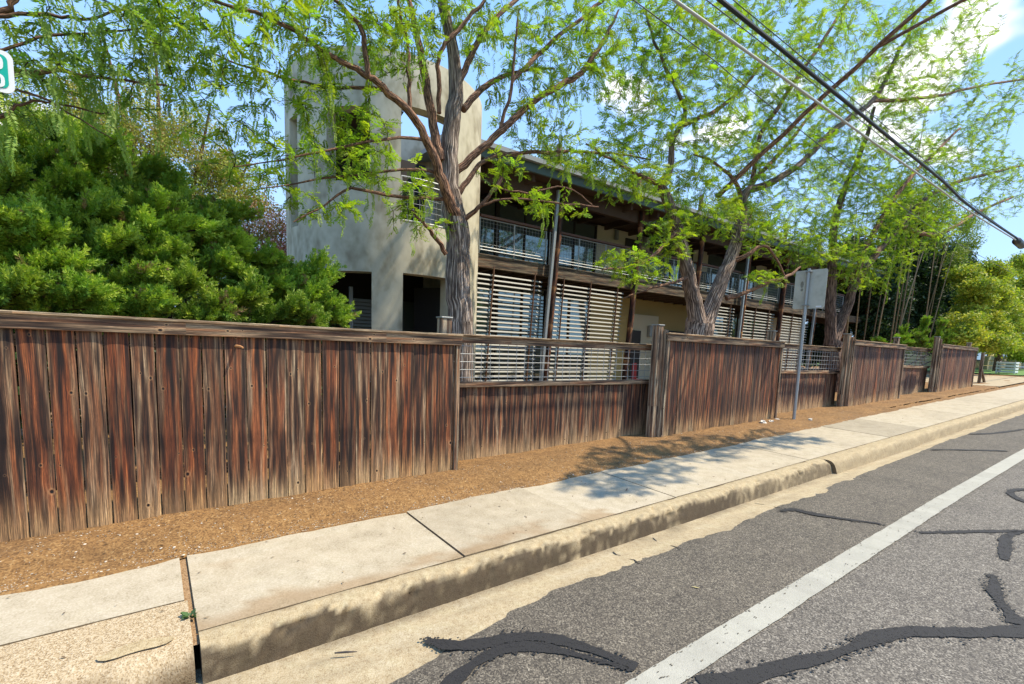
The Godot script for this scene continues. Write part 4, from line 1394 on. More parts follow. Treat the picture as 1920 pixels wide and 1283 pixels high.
func tower(h: Node) -> void:
	var ce := Vector3(4.25, 0, -10.69)
	var ro := 2.0
	var ri := 1.74
	var yb := gy(4.0) - 0.1
	var tops := 5.08
	# openings: from, to (degrees, clockwise from +z towards +x), sill, head
	var holes := [[-97.0, -77.5, yb, 1.27], [-59.0, -29.2, yb, 1.29], [-13.3, 15.0, yb, 1.31], [-85.0, -75.3, 2.15, 4.13], [-53.3, -30.4, 2.86, 4.1], [-15.0, 16.0, 2.22, 4.22], [150.0, 200.0, 2.3, 4.2], [110.0, 140.0, 2.3, 4.2], [150.0, 210.0, yb, 1.9]]
	var angs := []
	var hs := [yb, tops]
	for i in 121: angs.append(-150.0 + i * 3.0)
	for q in holes:
		angs.append(q[0]); angs.append(q[1]); hs.append(q[2]); hs.append(q[3])
	for y in [-0.6, 0.2, 0.8, 1.8, 2.6, 3.4, 4.6]: hs.append(y)
	angs.sort(); hs.sort()
	var A := []
	for a in angs:
		if A.is_empty() or a - A[A.size() - 1] > 0.05: A.append(a)
	var H := []
	for y in hs:
		if H.is_empty() or y - H[H.size() - 1] > 0.004: H.append(y)
	var open := func(am: float, ym: float) -> bool:
		for q in holes:
			if am > q[0] and am < q[1] and ym > q[2] and ym < q[3]: return true
		return false
	var at := func(a: float, y: float, rr: float) -> Vector3:
		return ce + Vector3(sin(deg_to_rad(a)) * rr, y, cos(deg_to_rad(a)) * rr)
	var m := MB.new()
	for i in A.size() - 1:
		for k in H.size() - 1:
			var am: float = (A[i] + A[i + 1]) * 0.5
			var ym: float = (H[k] + H[k + 1]) * 0.5
			if open.call(am, ym): continue
			var a0: float = A[i]; var a1: float = A[i + 1]; var y0: float = H[k]; var y1: float = H[k + 1]
			m.quad(at.call(a0, y0, ro), at.call(a1, y0, ro), at.call(a1, y1, ro), at.call(a0, y1, ro))
			m.quad(at.call(a1, y0, ri), at.call(a0, y0, ri), at.call(a0, y1, ri), at.call(a1, y1, ri))
			if k == H.size() - 2: m.quad(at.call(a0, y1, ro), at.call(a1, y1, ro), at.call(a1, y1, ri), at.call(a0, y1, ri))
			elif open.call(am, (H[k + 1] + H[mini(k + 2, H.size() - 1)]) * 0.5): m.quad(at.call(a0, y1, ro), at.call(a1, y1, ro), at.call(a1, y1, ri), at.call(a0, y1, ri))
			if k > 0 and open.call(am, (H[k] + H[k - 1]) * 0.5): m.quad(at.call(a0, y0, ri), at.call(a1, y0, ri), at.call(a1, y0, ro), at.call(a0, y0, ro))
			var al: float = (A[i] + A[i - 1]) * 0.5 if i > 0 else -150.5
			var ar: float = (A[i + 1] + A[i + 2]) * 0.5 if i + 2 < A.size() else 210.5
			if open.call(al, ym): m.quad(at.call(a0, y0, ri), at.call(a0, y0, ro), at.call(a0, y1, ro), at.call(a0, y1, ri))
			if open.call(ar, ym): m.quad(at.call(a1, y0, ro), at.call(a1, y0, ri), at.call(a1, y1, ri), at.call(a1, y1, ro))
	# smooth the curved faces
	for i in m.n.size():
		if absf(m.n[i].y) < 0.3:
			var q := m.v[i] - ce
			q.y = 0
			q = q.normalized()
			if absf(m.n[i].dot(q)) > 0.7: m.n[i] = q * signf(m.n[i].dot(q))
	obj("tower", m.mesh(), mats["stucco"], h)
	# floor, partial roof and inner partition
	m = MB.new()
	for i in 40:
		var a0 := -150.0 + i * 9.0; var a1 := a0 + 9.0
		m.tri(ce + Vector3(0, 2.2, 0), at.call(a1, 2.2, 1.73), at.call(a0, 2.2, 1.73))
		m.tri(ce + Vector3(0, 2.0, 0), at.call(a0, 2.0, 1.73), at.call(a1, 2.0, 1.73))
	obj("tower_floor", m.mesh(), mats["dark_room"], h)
	m = MB.new()
	for i in 22:
		var a0 := -210.0 + i * 9.0; var a1 := a0 + 9.0
		m.tri(ce + Vector3(-0.1, 4.3, 0), at.call(a1, 4.3, 1.73), at.call(a0, 4.3, 1.73))
		m.tri(ce + Vector3(-0.1, 4.22, 0), at.call(a0, 4.22, 1.73), at.call(a1, 4.22, 1.73))
	obj("tower_ceiling", m.mesh(), mats["soffit"], h)
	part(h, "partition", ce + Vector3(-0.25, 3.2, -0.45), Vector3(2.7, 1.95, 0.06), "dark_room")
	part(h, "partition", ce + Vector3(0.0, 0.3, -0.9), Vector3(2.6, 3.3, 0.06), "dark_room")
	part(h, "tower_door", ce + Vector3(0.95, 0.0, 0.35), Vector3(0.9, 2.6, 0.05), "frame_dark", 0.0, 1, Basis.IDENTITY.rotated(Vector3.UP, -0.9))
	window(h, 4.75, 5.55, -1.0, 1.1, -11.5, 0)
	# louvred shutter inside the lower opening
	var fr := MB.new()
	fr.box(ce + Vector3(-1.02, 0.1, 0.72), Vector3(0.06, 2.0, 0.06))
	fr.box(ce + Vector3(0.0, 0.1, 0.72), Vector3(0.06, 2.0, 0.06))
	var sh := obj("shutter", fr.mesh(), mats["galvanized"], h)
	var b := MB.new()
	b.box(Vector3.ZERO, Vector3(0.98, 0.075, 0.012), Basis.from_euler(Vector3(-0.6, 0, 0)), Color(0.62, 0.66, 0.66))
	var bm := b.mesh()
	for k in 24: obj("slat", bm, mats["slat_paint"], sh, ce + Vector3(-0.51, 0.85 - k * 0.07, 0.72))
	# railing in the right-hand upper opening
	var rl := MB.new()
	var pts := []
	for i in 9: pts.append(-14.0 + i * 3.6)
	for y in [2.28, 2.95, 3.05]:
		for i in 8: rl.rod(at.call(pts[i], y, 1.86), at.call(pts[i + 1], y, 1.86), 0.018, 6)
	for i in [0, 8]: rl.rod(at.call(pts[i], 2.2, 1.86), at.call(pts[i], 3.05, 1.86), 0.02, 6)
	for k in 5:
		for i in 8: rl.rod(at.call(pts[i], 2.38 + 0.11 * k, 1.86), at.call(pts[i + 1], 2.38 + 0.11 * k, 1.86), 0.004, 4)
	for i in 9: rl.rod(at.call(pts[i], 2.28, 1.86), at.call(pts[i], 2.95, 1.86), 0.004, 4)
	obj("tower_railing", rl.mesh(), mats["galvanized"], h)

# ------------------------------------------------------------------ trees and bushes
func trees() -> void:
	var lime := Color(0.36, 0.50, 0.045)
	cypress("big cypress with grey furrowed trunk in front of the round tower", [[Vector3(3.67, -1.45, -6.40), 0.300], [Vector3(3.67, -1.10, -6.40), 0.215], [Vector3(3.67, 0.24, -6.40), 0.182], [Vector3(3.62, 0.84, -6.40), 0.173], [Vector3(3.60, 1.37, -6.40), 0.164], [Vector3(3.58, 1.70, -6.40), 0.170], [Vector3(3.48, 2.01, -6.40), 0.148], [Vector3(3.44, 2.50, -6.40), 0.127], [Vector3(3.49, 3.02, -6.45), 0.115], [Vector3(3.58, 3.55, -6.50), 0.099], [Vector3(3.50, 4.08, -6.50), 0.079], [Vector3(3.36, 4.56, -6.50), 0.068], [Vector3(3.30, 5.19, -6.50), 0.049], [Vector3(3.36, 5.85, -6.50), 0.033]], [
	[[Vector3(3.58, 1.73, -6.35), 0.097], [Vector3(3.35, 2.02, -6.25), 0.075], [Vector3(3.12, 2.35, -6.15), 0.063], [Vector3(2.89, 2.65, -6.05), 0.052], [Vector3(2.66, 2.82, -6.00), 0.048], [Vector3(2.30, 2.98, -5.95), 0.040], [Vector3(2.05, 3.03, -5.90), 0.034], [Vector3(1.72, 3.05, -5.85), 0.027], [Vector3(1.39, 3.12, -5.80), 0.024], [Vector3(1.06, 3.15, -5.75), 0.018], [Vector3(0.58, 3.08, -5.70), 0.013], [Vector3(0.18, 3.06, -5.70), 0.008]],
	[[Vector3(2.11, 3.02, -5.90), 0.031], [Vector3(2.07, 3.30, -5.90), 0.031], [Vector3(2.00, 3.52, -5.90), 0.026], [Vector3(1.81, 3.64, -5.90), 0.020], [Vector3(1.59, 3.76, -5.90), 0.015]],
	[[Vector3(2.66, 2.81, -6.00), 0.028], [Vector3(2.65, 3.19, -6.00), 0.025], [Vector3(2.66, 3.58, -6.05), 0.022], [Vector3(2.59, 3.87, -6.10), 0.017], [Vector3(2.54, 4.21, -6.10), 0.014]],
	[[Vector3(3.31, 2.53, -6.40), 0.069], [Vector3(3.21, 2.97, -6.45), 0.062], [Vector3(3.10, 3.54, -6.50), 0.055], [Vector3(3.02, 4.02, -6.55), 0.043], [Vector3(2.91, 4.43, -6.60), 0.033], [Vector3(2.81, 4.83, -6.60), 0.024]],
	[[Vector3(3.22, 3.08, -6.30), 0.031], [Vector3(3.18, 3.46, -6.25), 0.030], [Vector3(3.16, 3.76, -6.20), 0.027], [Vector3(3.32, 4.01, -6.15), 0.027], [Vector3(3.53, 4.28, -6.10), 0.024], [Vector3(3.76, 4.59, -6.10), 0.021], [Vector3(4.10, 5.06, -6.10), 0.016]],
	[[Vector3(3.63, 3.71, -6.50), 0.051], [Vector3(3.86, 4.14, -6.60), 0.043], [Vector3(4.05, 4.50, -6.65), 0.040], [Vector3(4.35, 4.91, -6.70), 0.034], [Vector3(4.74, 5.31, -6.75), 0.032], [Vector3(5.39, 6.00, -6.80), 0.022]],
	[[Vector3(3.67, 3.31, -6.45), 0.048], [Vector3(4.05, 3.75, -6.60), 0.044], [Vector3(4.45, 4.08, -6.70), 0.035], [Vector3(4.98, 4.41, -6.80), 0.022], [Vector3(5.67, 4.71, -6.90), 0.015]],
	[[Vector3(3.52, 2.41, -6.40), 0.058], [Vector3(3.82, 2.72, -6.30), 0.052], [Vector3(4.02, 2.95, -6.20), 0.049], [Vector3(4.19, 3.12, -6.15), 0.049], [Vector3(4.42, 3.38, -6.10), 0.046], [Vector3(4.73, 3.67, -6.05), 0.043], [Vector3(5.06, 3.90, -6.00), 0.044], [Vector3(5.40, 4.18, -5.95), 0.041], [Vector3(5.66, 4.54, -5.90), 0.035], [Vector3(5.85, 4.86, -5.90), 0.028], [Vector3(6.08, 5.28, -5.90), 0.014]],
	[[Vector3(4.11, 3.09, -6.15), 0.026], [Vector3(4.23, 3.62, -6.10), 0.023], [Vector3(4.28, 4.24, -6.10), 0.016], [Vector3(4.31, 4.68, -6.10), 0.013]],
	[[Vector3(3.55, 2.11, -6.35), 0.045], [Vector3(3.73, 2.40, -6.30), 0.036], [Vector3(3.96, 2.67, -6.30), 0.029], [Vector3(4.59, 2.91, -6.30), 0.028], [Vector3(5.17, 3.06, -6.30), 0.025], [Vector3(5.71, 3.22, -6.30), 0.022], [Vector3(6.74, 3.42, -6.30), 0.016], [Vector3(7.54, 3.53, -6.30), 0.013]],
	[[Vector3(4.25, 3.74, -6.10), 0.029], [Vector3(4.53, 4.05, -6.20), 0.033], [Vector3(5.08, 4.62, -6.30), 0.031], [Vector3(5.66, 5.19, -6.40), 0.029], [Vector3(6.26, 5.77, -6.50), 0.027], [Vector3(6.78, 6.36, -6.50), 0.016]],
	[[Vector3(3.62, 1.78, -6.30), 0.039], [Vector3(3.76, 1.94, -6.10), 0.029], [Vector3(3.90, 2.15, -6.00), 0.025], [Vector3(4.03, 2.35, -5.95), 0.029]],
	[[Vector3(3.79, 1.96, -6.05), 0.016], [Vector3(4.17, 2.09, -5.90), 0.013], [Vector3(4.91, 2.17, -5.85), 0.014], [Vector3(5.77, 2.26, -5.80), 0.011]],
	[[Vector3(3.96, 2.22, -6.00), 0.013], [Vector3(4.45, 2.22, -5.90), 0.013], [Vector3(5.11, 2.44, -5.85), 0.010], [Vector3(5.63, 2.26, -5.80), 0.009]],
	[[Vector3(3.36, 1.28, -6.30), 0.035], [Vector3(3.11, 1.48, -6.20), 0.028], [Vector3(2.92, 1.59, -6.10), 0.018], [Vector3(2.72, 1.69, -6.05), 0.012]],
	[[Vector3(3.34, 2.01, -6.30), 0.028], [Vector3(2.54, 1.82, -6.00), 0.020], [Vector3(1.91, 1.75, -5.90), 0.016], [Vector3(1.61, 1.50, -5.85), 0.010], [Vector3(1.27, 1.26, -5.80), 0.007]],
	[[Vector3(3.31, 2.30, -6.30), 0.025], [Vector3(2.81, 2.22, -6.10), 0.017], [Vector3(1.76, 1.87, -6.00), 0.013], [Vector3(1.24, 1.64, -5.90), 0.007], [Vector3(0.98, 1.56, -5.90), 0.005]],
	[[Vector3(2.95, 2.61, -6.10), 0.023], [Vector3(2.34, 2.41, -5.90), 0.016], [Vector3(1.55, 2.03, -5.80), 0.012], [Vector3(1.05, 1.81, -5.80), 0.007], [Vector3(0.73, 1.69, -5.80), 0.005]],
	[[Vector3(2.66, 2.81, -6.00), 0.025], [Vector3(2.40, 3.08, -6.20), 0.022], [Vector3(1.89, 2.97, -6.30), 0.019], [Vector3(1.41, 2.92, -6.35), 0.016], [Vector3(0.88, 2.93, -6.40), 0.010], [Vector3(0.54, 2.95, -6.40), 0.007]]], [
	[Vector3(0.90, 2.89, -5.80), Vector3(0.89, 0.47, 0.70), 90],
	[Vector3(1.59, 3.39, -5.90), Vector3(0.63, 0.40, 0.60), 45],
	[Vector3(0.69, 2.29, -6.10), Vector3(0.49, 0.49, 0.60), 40],
	[Vector3(1.04, 1.85, -5.90), Vector3(0.39, 0.39, 0.40), 24],
	[Vector3(1.87, 2.60, -6.10), Vector3(0.55, 0.28, 0.50), 34],
	[Vector3(1.81, 2.04, -5.90), Vector3(0.72, 0.24, 0.40), 40],
	[Vector3(1.61, 1.50, -5.85), Vector3(0.53, 0.15, 0.30), 20],
	[Vector3(2.45, 2.03, -6.00), Vector3(0.52, 0.32, 0.40), 40],
	[Vector3(2.78, 1.61, -6.10), Vector3(0.34, 0.27, 0.30), 18],
	[Vector3(2.21, 3.57, -6.00), Vector3(0.49, 0.37, 0.60), 38],
	[Vector3(2.85, 3.92, -6.40), Vector3(0.48, 0.62, 0.60), 36],
	[Vector3(3.54, 4.45, -6.40), Vector3(0.58, 0.36, 0.70), 30],
	[Vector3(4.49, 4.65, -6.50), Vector3(0.87, 0.55, 0.80), 70],
	[Vector3(5.38, 4.51, -6.30), Vector3(0.91, 0.66, 0.70), 75],
	[Vector3(4.72, 3.50, -6.20), Vector3(0.71, 0.47, 0.50), 50],
	[Vector3(5.82, 5.01, -6.20), Vector3(0.76, 0.76, 0.70), 60],
	[Vector3(5.70, 3.17, -6.30), Vector3(0.95, 0.39, 0.40), 55],
	[Vector3(4.02, 2.48, -6.10), Vector3(0.45, 0.23, 0.30), 12],
	[Vector3(4.65, 2.15, -5.90), Vector3(0.89, 0.17, 0.20), 44],
	[Vector3(3.42, 1.53, -6.20), Vector3(0.18, 0.29, 0.20), 3],
	[Vector3(2.28, 4.44, -6.20), Vector3(2.19, 0.50, 1.20), 80],
	[Vector3(0.33, 2.86, -5.80), Vector3(0.39, 0.29, 0.60), 36]], 31, lime, 1.45, Color(0.92, 0.88, 0.84))
	cypress("cypress with forked shaggy trunk in front of the balcony", [[Vector3(9.88, -1.28, -6.60), 0.360], [Vector3(9.88, -0.88, -6.60), 0.280], [Vector3(9.90, 0.46, -6.60), 0.305], [Vector3(9.92, 0.72, -6.60), 0.314]], [
	[[Vector3(9.84, 0.61, -6.60), 0.199], [Vector3(9.62, 1.19, -6.60), 0.168], [Vector3(9.40, 1.58, -6.60), 0.147], [Vector3(9.15, 2.07, -6.60), 0.135], [Vector3(8.76, 2.59, -6.55), 0.126], [Vector3(8.46, 2.91, -6.50), 0.110], [Vector3(8.16, 3.25, -6.50), 0.091], [Vector3(8.37, 3.59, -6.50), 0.063], [Vector3(8.40, 4.17, -6.50), 0.054], [Vector3(8.69, 4.61, -6.50), 0.042], [Vector3(8.63, 4.89, -6.50), 0.038], [Vector3(8.05, 5.35, -6.50), 0.032], [Vector3(7.65, 5.70, -6.50), 0.023], [Vector3(7.38, 6.09, -6.50), 0.019]],
	[[Vector3(8.16, 3.24, -6.50), 0.058], [Vector3(7.39, 3.24, -6.40), 0.035], [Vector3(6.57, 3.29, -6.30), 0.022], [Vector3(5.83, 3.33, -6.20), 0.014]],
	[[Vector3(8.67, 4.50, -6.50), 0.042], [Vector3(9.72, 5.11, -6.40), 0.040], [Vector3(10.37, 5.71, -6.30), 0.032], [Vector3(11.22, 6.54, -6.30), 0.023]],
	[[Vector3(10.10, 0.66, -6.60), 0.211], [Vector3(10.37, 1.21, -6.60), 0.174], [Vector3(10.69, 1.84, -6.60), 0.157], [Vector3(10.92, 2.21, -6.60), 0.148], [Vector3(11.12, 2.76, -6.60), 0.129], [Vector3(11.20, 3.25, -6.60), 0.119], [Vector3(11.17, 3.60, -6.60), 0.108], [Vector3(11.47, 3.90, -6.60), 0.090], [Vector3(12.06, 4.13, -6.50), 0.076], [Vector3(12.94, 4.62, -6.40), 0.074], [Vector3(13.57, 5.12, -6.30), 0.070], [Vector3(14.19, 5.69, -6.20), 0.071], [Vector3(15.12, 6.36, -6.10), 0.067], [Vector3(16.11, 7.02, -6.00), 0.064], [Vector3(16.59, 7.69, -5.90), 0.059], [Vector3(16.92, 8.48, -5.80), 0.047], [Vector3(17.39, 8.96, -5.80), 0.036], [Vector3(17.95, 9.93, -5.80), 0.024]],
	[[Vector3(16.21, 7.06, -6.00), 0.047], [Vector3(18.02, 7.60, -5.80), 0.049], [Vector3(20.32, 8.36, -5.70), 0.040], [Vector3(23.91, 9.76, -5.60), 0.037], [Vector3(30.23, 12.02, -5.50), 0.036]],
	[[Vector3(11.46, 3.94, -6.60), 0.060], [Vector3(12.03, 4.40, -6.70), 0.057], [Vector3(13.05, 5.13, -6.80), 0.049], [Vector3(14.54, 6.46, -6.90), 0.040], [Vector3(15.42, 7.18, -7.00), 0.030]],
	[[Vector3(11.53, 4.09, -6.60), 0.055], [Vector3(11.61, 4.59, -6.60), 0.055], [Vector3(11.70, 5.15, -6.60), 0.050], [Vector3(12.21, 5.88, -6.50), 0.050], [Vector3(12.88, 6.81, -6.40), 0.046], [Vector3(13.51, 7.62, -6.30), 0.042], [Vector3(14.43, 8.89, -6.20), 0.037], [Vector3(15.27, 9.96, -6.20), 0.028]],
	[[Vector3(11.18, 3.54, -6.60), 0.059], [Vector3(10.77, 3.96, -6.60), 0.043], [Vector3(9.64, 4.09, -6.50), 0.027], [Vector3(9.08, 4.06, -6.50), 0.017]],
	[[Vector3(10.88, 2.16, -6.60), 0.059], [Vector3(11.05, 2.31, -6.30), 0.049], [Vector3(11.57, 2.55, -6.10), 0.034], [Vector3(12.38, 1.87, -6.00), 0.015]],
	[[Vector3(10.71, 1.32, -6.50), 0.059], [Vector3(11.19, 1.49, -6.30), 0.044], [Vector3(11.72, 1.75, -6.10), 0.040], [Vector3(12.44, 1.97, -6.00), 0.036], [Vector3(12.98, 2.26, -6.00), 0.021]],
	[[Vector3(8.73, 2.53, -6.50), 0.043], [Vector3(7.94, 1.97, -6.30), 0.033], [Vector3(7.17, 1.56, -6.20), 0.023], [Vector3(6.25, 1.39, -6.10), 0.014]],
	[[Vector3(9.35, 1.65, -6.60), 0.041], [Vector3(8.55, 1.44, -6.40), 0.030], [Vector3(7.63, 1.19, -6.30), 0.016], [Vector3(7.05, 0.99, -6.30), 0.012]],
	[[Vector3(10.00, 3.40, -6.50), 0.055], [Vector3(10.25, 4.40, -5.30), 0.045], [Vector3(9.85, 5.20, -3.60), 0.035], [Vector3(9.35, 5.90, -1.90), 0.025], [Vector3(8.00, 6.00, -1.10), 0.012]],
	[[Vector3(10.00, 5.20, -3.80), 0.030], [Vector3(10.80, 5.90, -2.00), 0.022], [Vector3(12.20, 6.20, -1.20), 0.010]]], [
	[Vector3(7.70, 5.85, -6.50), Vector3(1.17, 0.88, 0.90), 90],
	[Vector3(7.39, 4.47, -6.50), Vector3(0.88, 0.88, 0.80), 75],
	[Vector3(7.09, 3.26, -6.40), Vector3(0.87, 0.58, 0.70), 60],
	[Vector3(8.89, 5.67, -6.40), Vector3(1.15, 1.15, 0.90), 100],
	[Vector3(9.58, 4.50, -6.50), Vector3(1.22, 0.89, 0.90), 80],
	[Vector3(8.65, 3.52, -6.40), Vector3(0.63, 0.63, 0.50), 32],
	[Vector3(11.14, 6.77, -6.40), Vector3(1.29, 1.29, 1.00), 95],
	[Vector3(12.32, 5.67, -6.40), Vector3(1.39, 1.14, 1.00), 95],
	[Vector3(11.50, 4.54, -6.50), Vector3(0.86, 0.74, 0.70), 44],
	[Vector3(14.02, 7.34, -6.20), Vector3(1.46, 1.60, 1.00), 110],
	[Vector3(15.65, 5.65, -6.40), Vector3(1.47, 1.03, 0.90), 80],
	[Vector3(17.25, 8.04, -5.90), Vector3(1.50, 1.35, 0.90), 75],
	[Vector3(22.15, 9.25, -5.70), Vector3(1.96, 1.24, 0.70), 60],
	[Vector3(17.56, 9.55, -5.90), Vector3(1.80, 0.90, 0.80), 50],
	[Vector3(22.94, 11.53, -5.70), Vector3(1.26, 1.08, 0.60), 25],
	[Vector3(7.17, 1.52, -6.20), Vector3(0.87, 0.29, 0.40), 46],
	[Vector3(8.28, 2.33, -6.40), Vector3(0.63, 0.52, 0.50), 34],
	[Vector3(9.63, 3.04, -6.40), Vector3(0.90, 0.56, 0.60), 50],
	[Vector3(11.57, 3.10, -6.40), Vector3(1.00, 0.75, 0.70), 66],
	[Vector3(13.53, 3.83, -6.40), Vector3(1.09, 0.95, 0.80), 70],
	[Vector3(11.71, 1.81, -6.10), Vector3(0.75, 0.17, 0.25), 22],
	[Vector3(15.10, 3.44, -6.50), Vector3(0.88, 0.74, 0.60), 46],
	[Vector3(10.09, 7.96, -6.30), Vector3(3.79, 0.87, 1.20), 70],
	[Vector3(8.3, 5.7, -1.15), Vector3(1.0, 0.35, 0.5), 44],
	[Vector3(9.2, 6.0, -1.6), Vector3(0.8, 0.35, 0.5), 30],
	[Vector3(10.6, 5.9, -1.5), Vector3(1.1, 0.45, 0.55), 40],
	[Vector3(12.4, 6.2, -1.2), Vector3(1.0, 0.4, 0.5), 30]], 32, lime * 1.05, 2.8, Color(0.86, 0.76, 0.68))
	cypress("dark forked cypress just beyond the blank metal sign", [[Vector3(17.66, -1.07, -6.90), 0.400], [Vector3(17.66, -0.57, -6.90), 0.340], [Vector3(17.64, 0.35, -6.90), 0.261], [Vector3(17.65, 0.61, -6.90), 0.276]], [
	[[Vector3(17.48, 0.50, -6.90), 0.168], [Vector3(17.19, 1.51, -6.90), 0.150], [Vector3(17.05, 2.36, -6.90), 0.141], [Vector3(16.92, 3.32, -6.90), 0.117], [Vector3(16.83, 4.24, -6.90), 0.101], [Vector3(17.18, 5.37, -6.80), 0.080], [Vector3(17.76, 6.56, -6.70), 0.066], [Vector3(17.95, 7.65, -6.60), 0.043]],
	[[Vector3(17.70, 0.57, -6.90), 0.169], [Vector3(18.05, 1.25, -6.90), 0.155], [Vector3(18.26, 1.93, -6.80), 0.139], [Vector3(18.32, 2.50, -6.70), 0.123], [Vector3(18.99, 3.39, -6.50), 0.108], [Vector3(20.65, 4.65, -6.40), 0.089], [Vector3(22.22, 5.79, -6.20), 0.076], [Vector3(25.18, 6.95, -6.10), 0.064], [Vector3(30.62, 8.56, -6.00), 0.053], [Vector3(38.95, 11.01, -6.00), 0.038]],
	[[Vector3(18.32, 2.50, -6.70), 0.092], [Vector3(18.38, 3.48, -6.60), 0.084], [Vector3(19.16, 4.73, -6.40), 0.077], [Vector3(20.43, 6.11, -6.20), 0.063], [Vector3(22.32, 7.38, -6.10), 0.050], [Vector3(23.94, 8.50, -6.00), 0.035]],
	[[Vector3(20.68, 4.57, -6.40), 0.073], [Vector3(23.50, 4.71, -6.10), 0.070], [Vector3(27.44, 6.17, -6.00), 0.059], [Vector3(33.22, 7.95, -6.00), 0.045]]], [
	[Vector3(16.81, 3.46, -6.90), Vector3(0.97, 0.97, 1.00), 80],
	[Vector3(17.63, 2.75, -6.70), Vector3(0.83, 0.66, 0.70), 50],
	[Vector3(18.88, 4.72, -6.60), Vector3(1.36, 1.19, 1.00), 130],
	[Vector3(19.84, 3.17, -6.60), Vector3(1.07, 0.89, 0.80), 80],
	[Vector3(21.26, 6.31, -6.30), Vector3(1.45, 1.27, 1.00), 110],
	[Vector3(21.20, 4.57, -6.40), Vector3(1.29, 1.10, 0.80), 90],
	[Vector3(24.13, 7.66, -6.10), Vector3(1.76, 1.17, 0.90), 75],
	[Vector3(28.01, 8.17, -6.00), Vector3(1.31, 1.09, 0.70), 40],
	[Vector3(17.51, 5.60, -6.80), Vector3(1.14, 0.98, 1.00), 80],
	[Vector3(18.93, 7.49, -6.20), Vector3(1.31, 1.15, 0.90), 60],
	[Vector3(24.32, 5.81, -6.10), Vector3(1.20, 0.80, 0.60), 36],
	[Vector3(30.75, 8.36, -6.00), Vector3(1.41, 0.94, 0.70), 40],
	[Vector3(28.47, 11.04, -5.60), Vector3(1.29, 1.29, 0.60), 36],
	[Vector3(26.53, 9.31, -5.70), Vector3(1.23, 0.82, 0.60), 34],
	[Vector3(35.66, 9.71, -6.00), Vector3(1.06, 1.06, 0.60), 20],
	[Vector3(23.46, 4.80, -6.10), Vector3(0.98, 0.68, 0.50), 40],
	[Vector3(28.21, 6.31, -6.00), Vector3(1.11, 0.78, 0.50), 36],
	[Vector3(33.30, 7.85, -6.00), Vector3(1.01, 0.76, 0.50), 20],
	[Vector3(14.62, 2.98, -6.80), Vector3(0.59, 0.59, 0.70), 36]], 33, lime * 1.02, 2.8, Color(0.6, 0.46, 0.38))
	cypress("cypress reaching in from the left over the juniper with hanging foliage", [[Vector3(-2.57, -1.70, -6.20), 0.340], [Vector3(-2.57, -1.20, -6.20), 0.260], [Vector3(-2.42, 0.50, -6.10), 0.220], [Vector3(-2.17, 1.60, -6.05), 0.200], [Vector3(-2.07, 2.30, -6.00), 0.170], [Vector3(-1.97, 4.00, -6.00), 0.120], [Vector3(-1.97, 5.50, -6.00), 0.070]], [
	[[Vector3(-2.07, 1.27, -6.00), 0.048], [Vector3(-1.59, 1.59, -5.80), 0.034], [Vector3(-1.22, 1.78, -5.70), 0.026], [Vector3(-0.75, 1.96, -5.60), 0.019], [Vector3(-0.55, 2.07, -5.60), 0.017], [Vector3(-0.25, 2.11, -5.60), 0.013], [Vector3(0.07, 2.17, -5.60), 0.009], [Vector3(0.26, 2.19, -5.60), 0.006]],
	[[Vector3(-1.80, 1.28, -5.80), 0.026], [Vector3(-1.22, 1.47, -5.60), 0.019], [Vector3(-0.88, 1.63, -5.60), 0.016], [Vector3(-0.78, 1.73, -5.60), 0.012], [Vector3(-0.63, 1.81, -5.60), 0.008], [Vector3(-0.27, 1.82, -5.60), 0.007]],
	[[Vector3(-1.22, 1.78, -5.70), 0.018], [Vector3(-0.86, 1.86, -5.60), 0.012], [Vector3(-0.58, 1.79, -5.50), 0.008], [Vector3(-0.40, 1.71, -5.50), 0.006], [Vector3(-0.20, 1.61, -5.50), 0.004]],
	[[Vector3(-2.01, 1.50, -6.00), 0.037], [Vector3(-1.32, 2.12, -5.90), 0.032], [Vector3(-0.86, 2.46, -5.80), 0.025], [Vector3(-0.76, 2.64, -5.80), 0.021], [Vector3(-0.59, 2.90, -5.80), 0.017]],
	[[Vector3(-0.89, 2.43, -5.80), 0.017], [Vector3(-0.57, 2.52, -5.70), 0.013], [Vector3(-0.31, 2.59, -5.70), 0.011], [Vector3(-0.05, 2.79, -5.70), 0.007]],
	[[Vector3(-1.32, 2.12, -5.90), 0.018], [Vector3(-0.94, 2.16, -5.80), 0.012], [Vector3(-0.65, 2.36, -5.80), 0.011], [Vector3(-0.21, 2.57, -5.80), 0.009], [Vector3(0.17, 2.76, -5.80), 0.005]]], [
	[Vector3(-0.78, 2.36, -5.80), Vector3(0.47, 0.25, 0.60), 60],
	[Vector3(-0.38, 2.54, -5.70), Vector3(0.48, 0.26, 0.60), 60],
	[Vector3(-0.03, 2.46, -5.70), Vector3(0.41, 0.28, 0.50), 44],
	[Vector3(-0.52, 2.09, -5.60), Vector3(0.47, 0.17, 0.50), 44],
	[Vector3(-0.19, 2.03, -5.60), Vector3(0.40, 0.16, 0.40), 34],
	[Vector3(-0.75, 1.81, -5.60), Vector3(0.37, 0.17, 0.50), 36],
	[Vector3(0.20, 2.68, -5.70), Vector3(0.28, 0.28, 0.50), 30],
	[Vector3(0.15, 2.18, -5.60), Vector3(0.23, 0.16, 0.30), 18],
	[Vector3(-0.47, 2.92, -5.80), Vector3(1.09, 0.26, 0.80), 40],
	[Vector3(-1.31, 1.94, -5.80), Vector3(0.47, 0.47, 0.80), 30]], 34, Color(0.31, 0.44, 0.08), 0.6, Color(0.8, 0.75, 0.7))
